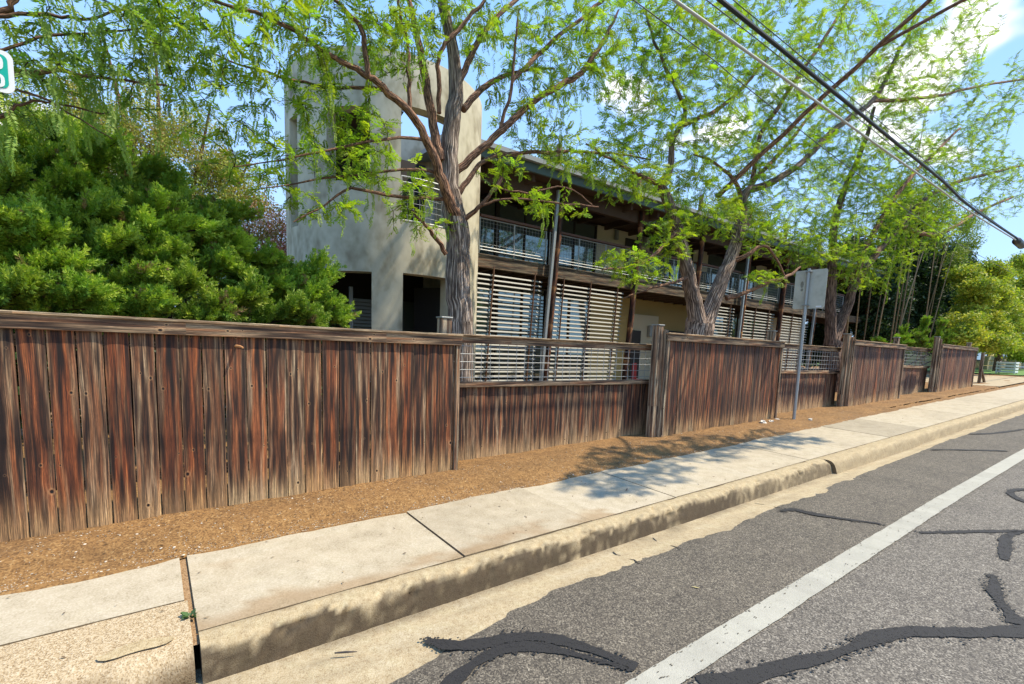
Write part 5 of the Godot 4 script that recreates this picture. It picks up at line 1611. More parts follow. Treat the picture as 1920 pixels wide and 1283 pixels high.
	juniper("broad bright green juniper spilling over the fence beside the tower", Vector3(0.0, gy(0.0), -7.2), [
	[Vector3(-1.41, 1.09, -7.60), Vector3(-0.90, 2.07, -7.20)],
	[Vector3(-1.01, 1.10, -7.60), Vector3(-0.61, 2.07, -7.20)],
	[Vector3(-1.13, 1.21, -7.40), Vector3(-0.23, 1.99, -6.90)],
	[Vector3(-0.89, 1.02, -7.30), Vector3(-0.31, 1.80, -6.90)],
	[Vector3(-0.71, 1.16, -7.30), Vector3(0.07, 1.73, -6.80)],
	[Vector3(-0.78, 0.95, -7.10), Vector3(-0.10, 1.43, -6.70)],
	[Vector3(-0.54, 0.89, -7.20), Vector3(0.28, 1.49, -6.70)],
	[Vector3(-0.93, 0.74, -6.90), Vector3(-0.76, 1.16, -6.40)],
	[Vector3(-0.56, 0.78, -6.80), Vector3(-0.26, 1.13, -6.30)],
	[Vector3(-0.12, 0.93, -7.10), Vector3(0.90, 1.42, -6.60)],
	[Vector3(-0.17, 0.89, -6.80), Vector3(0.52, 1.20, -6.20)],
	[Vector3(-0.34, 0.69, -6.70), Vector3(0.12, 1.23, -6.20)],
	[Vector3(-0.70, 0.74, -6.60), Vector3(0.41, 1.07, -6.00)],
	[Vector3(-0.87, 0.80, -6.50), Vector3(-0.32, 1.11, -6.00)],
	[Vector3(0.11, 0.72, -7.00), Vector3(1.12, 0.91, -6.50)],
	[Vector3(0.20, 0.65, -6.80), Vector3(0.78, 1.01, -6.30)],
	[Vector3(0.35, 0.44, -7.00), Vector3(1.47, 0.77, -6.50)],
	[Vector3(0.49, 0.26, -6.80), Vector3(1.78, 0.77, -6.30)],
	[Vector3(0.69, 0.21, -6.70), Vector3(1.64, 0.51, -6.20)],
	[Vector3(1.01, 0.10, -6.60), Vector3(1.92, 0.31, -6.20)],
	[Vector3(0.09, 0.40, -6.60), Vector3(0.68, 0.74, -6.00)],
	[Vector3(-0.35, 0.35, -6.50), Vector3(0.23, 0.82, -5.90)],
	[Vector3(-0.73, 0.31, -6.40), Vector3(-0.17, 0.85, -5.80)],
	[Vector3(-1.09, 0.38, -6.40), Vector3(-0.67, 0.81, -5.80)],
	[Vector3(-1.40, 0.59, -7.00), Vector3(-0.93, 1.38, -6.40)],
	[Vector3(-1.44, 1.15, -7.40), Vector3(-1.03, 1.85, -7.00)],
	[Vector3(-1.07, 0.28, -6.30), Vector3(-0.51, 0.56, -5.70)],
	[Vector3(-0.54, 0.17, -6.30), Vector3(-0.07, 0.52, -5.70)],
	[Vector3(-0.14, 0.15, -6.30), Vector3(0.33, 0.47, -5.70)],
	[Vector3(0.31, 0.07, -6.30), Vector3(0.88, 0.41, -5.70)],
	[Vector3(0.69, 0.03, -6.20), Vector3(1.29, 0.28, -5.70)],
	[Vector3(0.07, -0.05, -6.10), Vector3(0.58, 0.25, -5.60)],
	[Vector3(-0.42, -0.07, -6.10), Vector3(0.04, 0.26, -5.60)],
	[Vector3(-0.86, 0.01, -6.10), Vector3(-0.41, 0.32, -5.60)],
	[Vector3(-1.18, 0.08, -6.10), Vector3(-0.80, 0.34, -5.60)],
	[Vector3(-1.19, 0.54, -6.30), Vector3(-0.95, 0.85, -5.80)],
	[Vector3(-1.45, 0.88, -7.00), Vector3(-1.16, 1.51, -6.60)],
	[Vector3(1.06, -0.02, -6.20), Vector3(1.48, 0.18, -5.80)],
	[Vector3(-0.53, 1.43, -7.40), Vector3(-0.89, 1.74, -7.00)],
	[Vector3(-0.34, 1.17, -7.00), Vector3(-0.55, 1.46, -6.60)],
	[Vector3(-1.04, 1.50, -7.40), Vector3(-1.16, 1.80, -7.10)],
	[Vector3(-0.26, 1.35, -7.30), Vector3(0.29, 1.69, -6.90)],
	[Vector3(0.27, 0.93, -7.10), Vector3(0.72, 1.27, -6.70)],
	[Vector3(0.73, 0.60, -7.00), Vector3(1.26, 0.88, -6.60)],
	[Vector3(-1.16, 1.25, -7.10), Vector3(-0.66, 1.66, -6.70)],
	[Vector3(-0.99, 0.99, -6.90), Vector3(-0.58, 1.38, -6.50)],
	[Vector3(-1.17, 0.72, -6.60), Vector3(-0.80, 1.02, -6.10)],
	[Vector3(1.03, 0.30, -6.70), Vector3(1.51, 0.60, -6.40)]], 41, 1.15)
	juniper("low green juniper behind the far end of the fence under the bamboo", Vector3(23.0, gy(23.0), -7.4), [
	[Vector3(24.96, 0.45, -7.20), Vector3(24.18, 1.38, -6.90)],
	[Vector3(26.94, 0.49, -7.20), Vector3(26.30, 1.82, -6.90)],
	[Vector3(29.15, 0.55, -7.20), Vector3(28.55, 1.77, -6.90)],
	[Vector3(31.70, 0.49, -7.20), Vector3(31.59, 1.64, -6.90)],
	[Vector3(25.28, 0.35, -7.10), Vector3(22.49, 0.89, -6.70)],
	[Vector3(33.16, 0.39, -7.10), Vector3(33.26, 1.20, -6.80)],
	[Vector3(27.25, 0.40, -6.90), Vector3(24.08, 1.06, -6.50)],
	[Vector3(29.58, 0.37, -6.90), Vector3(27.91, 1.11, -6.50)],
	[Vector3(32.25, 0.32, -6.90), Vector3(33.47, 0.81, -6.60)],
	[Vector3(23.19, 0.40, -7.20), Vector3(21.88, 0.77, -7.00)]], 42, 1.0)
	var small := make_cluster(19, 30, 0.24, 0.085)
	var hd := thing("hedge", "dark green hedge hidden behind the broad juniper", "hedge", Vector3.ZERO)
	crown(hd, "foliage", [[Vector3(-3.5, -0.6, -9.6), Vector3(2.2, 1.9, 0.8), 1000], [Vector3(-0.5, 0.1, -9.8), Vector3(2.2, 1.7, 0.8), 1000], [Vector3(1.7, -0.3, -9.6), Vector3(1.1, 1.3, 0.7), 700]], 49, [Color(0.03, 0.07, 0.02), Color(0.05, 0.10, 0.02)], "hedge_leaf", 0.8, leaf_cluster, -0.8)
	# yellow-green tree behind the juniper
	var t := thing("privet_tree", "airy yellow-green tree rising behind the juniper", "tree", Vector3.ZERO)
	var b := Vector3(0.1, gy(0.0), -14.0)
	obj("trunk", limb_mesh([[b, 0.16], [b + Vector3(0.1, 2.2, 0), 0.13], [b + Vector3(0.2, 4.4, 0.1), 0.10]], 10, Color(0.7, 0.62, 0.55)), mats["bark_limb"], t)
	for q in [[Vector3(-0.6, 6.3, -14.0)], [Vector3(0.3, 6.6, -14.2)], [Vector3(1.3, 5.3, -13.8)], [Vector3(2.1, 4.3, -13.7)], [Vector3(-1.2, 5.0, -13.8)], [Vector3(1.7, 3.4, -13.6)]]:
		var e: Vector3 = q[0]
		obj("limb", limb_mesh([[b + Vector3(0.12, 2.6, 0), 0.07], [b.lerp(e, 0.6) + Vector3(0.1, 0.9, 0), 0.05], [e, 0.015]], 8, Color(0.6, 0.5, 0.42)), mats["bark_limb"], t)
	crown(t, "foliage", [[Vector3(0.3, 4.3, -14.0), Vector3(1.5, 1.1, 1.0), 1500], [Vector3(-0.9, 4.3, -14.0), Vector3(1.2, 1.0, 1.0), 900], [Vector3(1.6, 3.5, -13.8), Vector3(1.0, 0.9, 0.8), 900], [Vector3(0.4, 2.6, -13.8), Vector3(1.8, 1.1, 0.9), 1000], [Vector3(-2.2, 3.6, -13.8), Vector3(1.4, 1.3, 1.0), 460]], 51, [Color(0.38, 0.40, 0.06), Color(0.28, 0.34, 0.06), Color(0.46, 0.42, 0.09), Color(0.36, 0.24, 0.09)], "privet_leaf", 0.62, small, 0.02)
	t = thing("crepe_myrtle", "pink flowering shrub glowing between juniper and tower", "shrub", Vector3.ZERO)
	b = Vector3(2.3, gy(2.3), -13.5)
	for k in 5:
		var e := b + Vector3((k - 2) * 0.42, 4.0 + 0.3 * (k % 2), rng.randf_range(-0.4, 0.4))
		obj("stem", limb_mesh([[b, 0.05], [b.lerp(e, 0.5) + Vector3(0, 0.2, 0), 0.035], [e, 0.012]], 7, Color(0.8, 0.7, 0.6)), mats["bark_limb"], t)
	crown(t, "foliage", [[Vector3(2.2, 2.2, -13.5), Vector3(0.9, 1.1, 0.7), 520], [Vector3(2.7, 1.2, -13.4), Vector3(0.8, 1.2, 0.7), 380], [Vector3(1.5, 1.6, -13.4), Vector3(0.9, 1.0, 0.6), 300], [Vector3(2.8, 2.4, -13.5), Vector3(0.7, 0.8, 0.6), 300]], 52, [Color(0.34, 0.32, 0.07), Color(0.44, 0.28, 0.10), Color(0.50, 0.26, 0.13)], "myrtle_leaf", 0.55, small, -0.25)
	crown(t, "blossom", [[Vector3(2.3, 2.6, -13.3), Vector3(1.0, 0.7, 0.6), 230], [Vector3(2.8, 1.9, -13.1), Vector3(0.7, 0.8, 0.5), 130]], 53, [Color(0.85, 0.26, 0.26), Color(0.88, 0.38, 0.34), Color(0.75, 0.2, 0.2)], "blossom", 0.40, small, 0.0)
	# pale trees behind the roof
	var k := 0
	for s in [[Vector3(19.0, 0, -22.0), 10.0, 3.0, "pale green loose tree behind the roof, nearer the tower"], [Vector3(27.0, 0, -23.0), 11.0, 3.6, "pale green loose tree behind the middle of the roof"], [Vector3(37.0, 0, -22.0), 11.0, 4.2, "pale green loose tree behind the roof's far end"]]:
		t = thing("backyard_tree", s[3], "tree", Vector3.ZERO, "trees behind the roof")
		b = s[0]
		b.y = gy(b.x)
		var top: float = s[1]
		var rad: float = s[2]
		obj("trunk", limb_mesh([[b, 0.24], [b + Vector3(0.1, 4.0, 0), 0.18], [Vector3(b.x + 0.2, top, b.z), 0.05]], 10, Color(0.7, 0.65, 0.6)), mats["bark_limb"], t)
		crown(t, "foliage", [[Vector3(b.x, top - 0.8, b.z), Vector3(rad, 1.9, 1.6), 900], [Vector3(b.x - rad * 0.5, top - 2.0, b.z), Vector3(rad * 0.8, 1.6, 1.5), 600], [Vector3(b.x + rad * 0.6, top - 1.9, b.z), Vector3(rad * 0.8, 1.6, 1.5), 600]], 60 + k, [Color(0.25, 0.31, 0.08), Color(0.20, 0.28, 0.06), Color(0.30, 0.33, 0.09)], "yard_leaf", 1.2, leaf_cluster, 0.0)
		k += 1
	# bamboo clump past the house
	t = thing("bamboo_clump", "dark bamboo clump with tan leaning canes beyond the house", "bamboo", Vector3.ZERO)
	var r := RandomNumberGenerator.new()
	r.seed = 90
	for i in 18:
		var x := r.randf_range(25.5, 36.0)
		var z := -8.6 + r.randf_range(-1.4, 0.8)
		var hh := r.randf_range(7.0, 12.0)
		var ld := Vector3(r.randf_range(0.0, 0.42) if i > 10 else r.randf_range(-0.3, 0.1), 0, r.randf_range(0.0, 0.12))
		var P := []
		for q in 5:
			var f := q / 4.0
			P.append([Vector3(x, gy(x), z) + ld * hh * f * (0.6 + 0.4 * f) + Vector3(0, hh * f, 0), lerpf(0.035, 0.008, f)])
		obj("cane", limb_mesh(P, 7, Color(0.28, 0.18, 0.085) * r.randf_range(0.5, 1.2), 0.0), mat("cane", Color(1, 1, 1), 0.6), t)
	crown(t, "foliage", [[Vector3(31.29, 3.32, -10.00), Vector3(1.40, 2.24, 1.00), 900], [Vector3(35.75, 4.91, -10.00), Vector3(1.84, 2.76, 1.20), 1200], [Vector3(42.03, 4.93, -10.00), Vector3(1.73, 3.11, 1.20), 1000], [Vector3(37.33, 1.95, -9.60), Vector3(3.16, 1.27, 1.00), 1100], [Vector3(43.30, 2.94, -9.00), Vector3(1.04, 2.09, 0.80), 500], [Vector3(31.81, 6.86, -9.60), Vector3(1.93, 1.38, 1.00), 600], [Vector3(32.79, 3.54, -11.50), Vector3(1.51, 1.81, 1.00), 700], [Vector3(31.67, 5.20, -11.80), Vector3(1.18, 1.77, 1.00), 500], [Vector3(31.08, 1.64, -10.00), Vector3(1.68, 0.84, 1.00), 600], [Vector3(31.46, 2.29, -12.50), Vector3(1.22, 1.52, 1.00), 400], [Vector3(31.80, 0.93, -13.50), Vector3(1.90, 1.08, 1.00), 900]], 70, [Color(0.022, 0.05, 0.014), Color(0.03, 0.07, 0.02), Color(0.05, 0.09, 0.02)], "bamboo_leaf", 1.1, leaf_cluster, -0.6)
	crown(t, "bright_foliage", [[Vector3(31.83, 7.51, -8.80), Vector3(2.14, 1.34, 1.00), 420], [Vector3(37.79, 7.39, -8.60), Vector3(1.22, 1.52, 0.80), 260], [Vector3(38.26, 3.82, -8.20), Vector3(0.68, 2.15, 0.60), 420], [Vector3(28.07, 7.29, -8.80), Vector3(1.47, 0.98, 0.80), 260], [Vector3(36.17, 5.40, -8.50), Vector3(0.89, 1.18, 0.60), 160]], 71, [Color(0.24, 0.31, 0.04), Color(0.30, 0.33, 0.05), Color(0.18, 0.26, 0.03)], "bamboo_bright", 0.75, leaf_cluster, -0.05)
	# trees across the street, which the house's glass mirrors
	k = 0
	for s in [[Vector3(-4.0, 0, 22.0), "leafy tree across the street, leftmost of the row mirrored in the glass"], [Vector3(6.0, 0, 24.0), "leafy tree across the street, second of the row mirrored in the glass"], [Vector3(16.0, 0, 21.0), "leafy tree across the street, third of the row mirrored in the glass"], [Vector3(27.0, 0, 23.0), "leafy tree across the street, last of the row mirrored in the glass"]]:
		t = thing("roadside_tree", s[1], "tree", Vector3.ZERO, "trees across the street")
		b = s[0]
		b.y = gy(b.x) - 0.3
		obj("trunk", limb_mesh([[b, 0.22], [b + Vector3(0.1, 3.0, 0), 0.17], [b + Vector3(0.2, 7.0, 0), 0.05]], 8, Color(0.7, 0.6, 0.5)), mats["bark_limb"], t)
		crown(t, "foliage", [[b + Vector3(0, 6.0, 0), Vector3(4.2, 2.4, 2.0), 900], [b + Vector3(2.5, 4.0, 0.5), Vector3(3.0, 1.8, 1.6), 500], [b + Vector3(-2.6, 3.8, 0.3), Vector3(3.0, 1.8, 1.6), 500]], 95 + k, [Color(0.20, 0.28, 0.05), Color(0.14, 0.22, 0.04)], "roadside_leaf", 1.4, leaf_cluster, -0.1)
		k += 1
	# yellow-green tree at the far right
	for s in [[Vector3(42.0, 0, -7.2), 3.6, [[Vector3(34.18, 2.63, -7.13), Vector3(0.38, 0.23, 0.70), 93], [Vector3(34.34, 4.63, -7.68), Vector3(0.50, 0.25, 0.70), 159], [Vector3(42.63, 3.55, -7.34), Vector3(0.59, 0.36, 0.70), 158], [Vector3(34.23, 2.31, -7.26), Vector3(0.51, 0.32, 0.70), 163], [Vector3(37.20, 4.70, -7.15), Vector3(0.50, 0.26, 0.70), 146], [Vector3(32.21, 1.37, -6.95), Vector3(0.39, 0.26, 0.70), 106], [Vector3(37.76, 1.39, -6.82), Vector3(0.42, 0.23, 0.70), 96], [Vector3(46.26, 1.91, -7.88), Vector3(0.41, 0.20, 0.70), 63], [Vector3(43.80, 3.81, -7.62), Vector3(0.55, 0.31, 0.70), 127], [Vector3(35.23, 3.43, -7.17), Vector3(0.44, 0.31, 0.70), 121], [Vector3(35.78, 1.28, -6.51), Vector3(0.51, 0.32, 0.70), 162], [Vector3(31.84, 1.37, -6.65), Vector3(0.49, 0.29, 0.70), 179], [Vector3(38.08, 4.22, -7.18), Vector3(0.53, 0.27, 0.70), 158], [Vector3(37.15, 1.63, -7.96), Vector3(0.59, 0.39, 0.70), 184], [Vector3(33.61, 3.98, -6.87), Vector3(0.35, 0.24, 0.70), 84], [Vector3(31.89, 2.22, -6.95), Vector3(0.28, 0.15, 0.70), 58], [Vector3(37.84, 1.16, -6.50), Vector3(0.44, 0.23, 0.70), 110], [Vector3(35.97, 2.56, -7.78), Vector3(0.31, 0.17, 0.70), 56], [Vector3(34.54, 4.04, -6.71), Vector3(0.30, 0.15, 0.70), 57], [Vector3(43.55, 1.72, -7.36), Vector3(0.47, 0.27, 0.70), 94], [Vector3(37.87, 2.69, -7.11), Vector3(0.46, 0.32, 0.70), 117], [Vector3(39.32, 3.48, -7.72), Vector3(0.53, 0.27, 0.70), 141], [Vector3(46.88, 3.66, -8.08), Vector3(0.56, 0.30, 0.70), 116], [Vector3(35.92, 4.72, -7.09), Vector3(0.45, 0.20, 0.70), 125], [Vector3(39.67, 3.35, -7.54), Vector3(0.52, 0.33, 0.70), 134], [Vector3(37.03, 4.83, -7.02), Vector3(0.32, 0.23, 0.70), 59], [Vector3(33.11, 1.46, -7.00), Vector3(0.37, 0.54, 0.70), 160]], "yellow-green street tree beyond the end of the fence"], [Vector3(60.0, 0, -7.2), 5.0, [[Vector3(44.13, 3.92, -7.89), Vector3(0.72, 0.35, 0.70), 144], [Vector3(44.79, 4.54, -7.92), Vector3(0.73, 0.36, 0.70), 145], [Vector3(45.68, 6.76, -7.22), Vector3(0.71, 0.34, 0.70), 141], [Vector3(46.35, 1.76, -8.10), Vector3(0.61, 0.31, 0.70), 92], [Vector3(48.92, 6.74, -7.87), Vector3(0.66, 0.40, 0.70), 103], [Vector3(48.38, 1.48, -7.86), Vector3(0.60, 0.34, 0.70), 83], [Vector3(56.22, 4.94, -8.21), Vector3(0.70, 0.37, 0.70), 90], [Vector3(45.95, 1.73, -8.11), Vector3(0.86, 0.40, 0.70), 188], [Vector3(53.41, 3.27, -7.85), Vector3(0.95, 0.40, 0.70), 182], [Vector3(45.82, 1.81, -7.85), Vector3(0.61, 0.31, 0.70), 96], [Vector3(47.81, 4.55, -8.15), Vector3(0.92, 0.35, 0.70), 203], [Vector3(56.46, 1.56, -7.71), Vector3(1.09, 0.70, 0.70), 217], [Vector3(47.92, 5.74, -7.06), Vector3(0.82, 0.46, 0.70), 171], [Vector3(48.08, 5.39, -8.04), Vector3(0.66, 0.27, 0.70), 106], [Vector3(50.92, 5.71, -8.33), Vector3(0.92, 0.58, 0.70), 182], [Vector3(46.94, 0.99, -6.96), Vector3(0.88, 0.48, 0.70), 199], [Vector3(42.33, 1.98, -7.92), Vector3(0.54, 0.30, 0.70), 83], [Vector3(45.00, 4.24, -7.42), Vector3(0.87, 0.42, 0.70), 207], [Vector3(41.50, 1.23, -7.15), Vector3(0.64, 0.31, 0.70), 126], [Vector3(45.05, 3.49, -8.13), Vector3(0.83, 0.50, 0.70), 184], [Vector3(60.49, 2.30, -8.39), Vector3(1.08, 0.60, 0.70), 185], [Vector3(52.01, 7.50, -7.97), Vector3(0.67, 0.35, 0.70), 96], [Vector3(49.59, 4.26, -8.40), Vector3(0.89, 0.36, 0.70), 176], [Vector3(35.87, 4.94, -6.84), Vector3(0.41, 0.26, 0.70), 71], [Vector3(42.24, 3.48, -7.90), Vector3(0.59, 0.28, 0.70), 102], [Vector3(51.92, 3.59, -8.09), Vector3(0.72, 0.34, 0.70), 109], [Vector3(42.33, 3.16, -7.79), Vector3(0.75, 0.30, 0.70), 165], [Vector3(38.86, 3.93, -7.15), Vector3(0.64, 0.31, 0.70), 146], [Vector3(52.90, 3.38, -7.80), Vector3(0.76, 0.40, 0.70), 119], [Vector3(49.24, 4.57, -7.66), Vector3(0.83, 0.38, 0.70), 162], [Vector3(48.27, 2.60, -7.72), Vector3(0.55, 0.27, 0.70), 71], [Vector3(50.19, 0.98, -6.96), Vector3(0.70, 0.42, 0.70), 111], [Vector3(39.88, 3.50, -7.10), Vector3(0.48, 0.27, 0.70), 77], [Vector3(51.40, 2.05, -7.23), Vector3(0.85, 0.46, 0.70), 157], [Vector3(44.24, 3.09, -8.17), Vector3(0.49, 0.29, 0.70), 64], [Vector3(35.71, 5.11, -6.99), Vector3(0.42, 0.18, 0.70), 75], [Vector3(38.11, 1.23, -7.05), Vector3(0.46, 0.26, 0.70), 77], [Vector3(50.63, 0.87, -7.12), Vector3(0.80, 0.31, 0.70), 142], [Vector3(54.52, 4.34, -8.23), Vector3(0.93, 0.55, 0.70), 165], [Vector3(50.17, 7.14, -7.50), Vector3(0.67, 0.41, 0.70), 104], [Vector3(40.39, 5.21, -7.41), Vector3(0.53, 0.31, 0.70), 93], [Vector3(45.44, 4.60, -7.84), Vector3(0.65, 0.33, 0.70), 114], [Vector3(41.35, 3.42, -7.74), Vector3(0.83, 0.49, 0.70), 214], [Vector3(40.70, 2.22, -7.32), Vector3(0.73, 0.39, 0.70), 173], [Vector3(49.92, 3.06, -8.16), Vector3(0.95, 0.39, 0.70), 199], [Vector3(52.81, 1.17, -7.69), Vector3(0.81, 0.47, 0.70), 132]], "lighter yellow tree at the far right edge, behind the nearer one"]]:
		t = thing("street_tree", s[3], "tree", Vector3.ZERO, "yellow-green trees past the fence")
		b = s[0]
		b.y = gy(b.x)
		var top: float = s[1]
		obj("trunk", limb_mesh([[b, 0.20], [b + Vector3(0.1, 2.0, 0), 0.16], [Vector3(b.x, top - 1.0, b.z), 0.05]], 10, Color(0.6, 0.5, 0.42)), mats["bark_limb"], t)
		crown(t, "foliage", s[2], int(80 + b.x), [Color(0.50, 0.54, 0.05), Color(0.34, 0.42, 0.04), Color(0.60, 0.54, 0.07), Color(0.22, 0.30, 0.03)], "street_leaf", 0.95, leaf_cluster, -0.3)

# ------------------------------------------------------------------ signs, cables, small things
func small_things() -> void:
	# traffic sign seen from behind
	var s := thing("traffic_sign", "grey back of a blank metal sign on a round steel pole", "sign", Vector3(10.33, 0, -4.6))
	var m := MB.new()
	m.rod(Vector3(0, gy(10.3) - 0.1, 0), Vector3(0.0, 1.74, 0), 0.031, 14)
	obj("pole", m.mesh(), mats["galvanized"], s)
	m = MB.new()
	m.box(Vector3.ZERO, Vector3(0.006, 0.80, 0.72), Basis.IDENTITY, Color(1, 1, 1), 0.0)
	# rounded corners
	var pts := PackedVector2Array()
	for c in [[0.29, 0.37, 0], [-0.29, 0.37, 1], [-0.29, -0.37, 2], [0.29, -0.37, 3]]:
		for k in 6:
			var a: float = (c[2] + k / 5.0) * PI * 0.5
			pts.append(Vector2(c[0] - signf(c[0]) * 0.04, c[1] - signf(c[1]) * 0.04) + Vector2(cos(a), sin(a)) * 0.04)
	m = MB.new()
	for side in [-1.0, 1.0]:
		for k in pts.size():
			var p := pts[k]; var q := pts[(k + 1) % pts.size()]
			var A := Vector3(side * 0.003, 0, 0); var B := Vector3(side * 0.003, p.y, -p.x * side); var C := Vector3(side * 0.003, q.y, -q.x * side)
			m.tri(A, B, C)
	for k in pts.size():
		var p := pts[k]; var q := pts[(k + 1) % pts.size()]
		m.quad(Vector3(0.003, p.y, -p.x), Vector3(-0.003, p.y, -p.x), Vector3(-0.003, q.y, -q.x), Vector3(0.003, q.y, -q.x))
	var pl := obj("plate", m.mesh(), world_tri(mats["sign_metal"], Vector3(0.9, 0.9, 0.9)), s, Vector3(0.05, 1.35, 0.03))
	m = MB.new()
	for st in [[Vector3(-0.005, 0.10, -0.15), Vector3(0.002, 0.13, 0.03), 0.3], [Vector3(-0.005, 0.0, -0.145), Vector3(0.002, 0.06, 0.025), 0.4]]:
		var ce: Vector3 = st[0]; var e: Vector3 = st[1]
		for k in 10:
			var a0 := TAU * k / 10.0; var a1 := TAU * (k + 1) / 10.0
			m.tri(ce, ce + Vector3(0, sin(a1) * e.y * 0.5, cos(a1) * e.z), ce + Vector3(0, sin(a0) * e.y * 0.5, cos(a0) * e.z), Color(0.45, 0.44, 0.42))
	obj("stain", m.mesh(), mats["sign_metal"], pl)
	m = MB.new()
	m.box(Vector3(-0.0055, -0.335, 0.19), Vector3(0.003, 0.03, 0.10), Basis.IDENTITY, Color(1.1, 1.1, 1.1))
	obj("sticker", m.mesh(), mat("sticker", Color(0.7, 0.7, 0.7), 0.5), pl)
	m = MB.new()
	for y in [1.04, 1.68]:
		m.box(Vector3(-0.0, y, 0), Vector3(0.085, 0.022, 0.11), Basis.IDENTITY, Color(0.8, 0.8, 0.8), 0.004)
		m.rod(Vector3(-0.05, y, 0), Vector3(0.06, y, 0), 0.008, 6)
	obj("bracket", m.mesh(), mats["galvanized"], s)
	# green street-name plate, its right end in view
	s = thing("street_name_sign", "green street name plate with white border at the left edge", "sign", Vector3(-0.53, 0, -3.6))
	m = MB.new()
	m.rod(Vector3(-0.95, -1.6, -0.05), Vector3(-0.95, 1.45, -0.05), 0.03, 12)
	obj("pole", m.mesh(), mats["galvanized"], s)
	var green := mat("sign_green", Color(0.0, 0.42, 0.30), 0.45)
	var white := mat("sign_white", Color(0.85, 0.84, 0.78), 0.45)
	var tilt := Basis.IDENTITY.rotated(Vector3.UP, 0.0)
	for q in [[0.0, 0.0, white], [0.020, 0.004, green]]:
		var ins: float = q[0]
		m = MB.new()
		var x0 := -0.86 + ins; var x1 := 0.028 - ins; var y0 := 1.163 + ins; var y1 := 1.358 - ins
		var rr := 0.035 - ins * 0.5
		var pg := PackedVector3Array()
		for c in [[x1 - rr, y1 - rr, 0], [x0 + rr, y1 - rr, 1], [x0 + rr, y0 + rr, 2], [x1 - rr, y0 + rr, 3]]:
			for k in 6:
				var a: float = (c[2] + k / 5.0) * PI * 0.5
				pg.append(Vector3(c[0] + cos(a) * rr, c[1] + sin(a) * rr, 0))
		var cz: float = 0.002 + q[1] * 0.6
		var mid := Vector3((x0 + x1) * 0.5, (y0 + y1) * 0.5, cz)
		for k in pg.size():
			var A := pg[k] + Vector3(0, 0, cz); var B := pg[(k + 1) % pg.size()] + Vector3(0, 0, cz)
			m.tri(mid, A, B)
			if ins == 0.0:
				m.quad(A, A - Vector3(0, 0, 0.004), B - Vector3(0, 0, 0.004), B)
				m.tri(mid - Vector3(0, 0, 0.004), B - Vector3(0, 0, 0.004), A - Vector3(0, 0, 0.004))
		obj("plate" if ins == 0.0 else "green_face", m.mesh(), q[2], s)
	# the ends of its two rows of white lettering
	for row in [[1.262, 1.332], [1.182, 1.248]]:
		m = MB.new()
		var y0: float = row[0]; var y1: float = row[1]
		var cx := -0.052; var rx := 0.045 if row[0] > 1.2 else 0.047; var ry := (y1 - y0) * 0.5; var cy := (y0 + y1) * 0.5
		for k in 20:
			var P := []
			for a in [TAU * k / 20.0, TAU * (k + 1) / 20.0]:
				for f in [1.0, 0.66]:
					var sx := signf(cos(a)) * pow(absf(cos(a)), 0.6); var sy := signf(sin(a)) * pow(absf(sin(a)), 0.6)
					P.append(Vector3(cx + sx * rx * (f if f == 1.0 else 0.70), cy + sy * (ry if f == 1.0 else ry * 0.72), 0.0072))
			m.quad(P[0], P[2], P[3], P[1])
		obj("letter", m.mesh(), white, s)
	# cables overhead
	cable("grey overhead service cable, lowest and thickest of the overhead wires", [Vector3(-6, 3.62, -3.6), Vector3(4.52, 3.644, -3.6), Vector3(12.7, 3.66, -3.6), Vector3(21.2, 3.765, -3.6), Vector3(60, 4.9, -3.6)], 0.017, "cable_pale", true)
	cable("bundle of black telephone cables lashed together overhead", [Vector3(-6, 4.05, -3.6), Vector3(5.32, 3.972, -3.6), Vector3(13, 3.87, -3.6), Vector3(21.0, 3.834, -3.6), Vector3(60, 4.9, -3.6)], 0.021, "cable_black", true)
	cable("thin black wire running just below the grey cable overhead", [Vector3(-6, 3.6, -3.4), Vector3(3.8, 3.2, -3.4), Vector3(5.6, 3.085, -3.4), Vector3(8.7, 2.873, -3.4), Vector3(14.0, 2.75, -3.5), Vector3(22, 2.9, -3.7)], 0.005, "cable_black", false)
	cable("thin black wire between the grey cable and the black bundle", [Vector3(-6, 3.9, -3.6), Vector3(5.06, 3.864, -3.6), Vector3(9.03, 3.828, -3.6), Vector3(21.2, 3.80, -3.6), Vector3(60, 4.9, -3.6)], 0.006, "cable_black", false)
	cable("thin black wire running just above the black cable bundle", [Vector3(-6, 4.2, -3.6), Vector3(5.56, 4.068, -3.6), Vector3(11.4, 4.003, -3.6), Vector3(21.3, 3.86, -3.6), Vector3(60, 4.9, -3.6)], 0.006, "cable_black", false)
	m = MB.new()
	m.tube(PackedVector3Array([Vector3(21.0, 3.78, -3.6), Vector3(21.15, 3.755, -3.6), Vector3(21.9, 3.735, -3.6), Vector3(22.1, 3.75, -3.6)]), PackedFloat32Array([0.05, 0.11, 0.11, 0.05]), 14)
	tag(obj("cable_splice", m.mesh(), mats["cable_black"]), "black splice case hanging where the overhead cables meet", "splice case")
	# weed growing from the joint
	s = thing("weed", "small dark green weed growing from the sidewalk joint", "weed", Vector3(0.118, sidewalk_y(0.118, -3.18), -3.18))
	var r := RandomNumberGenerator.new()
	r.seed = 5
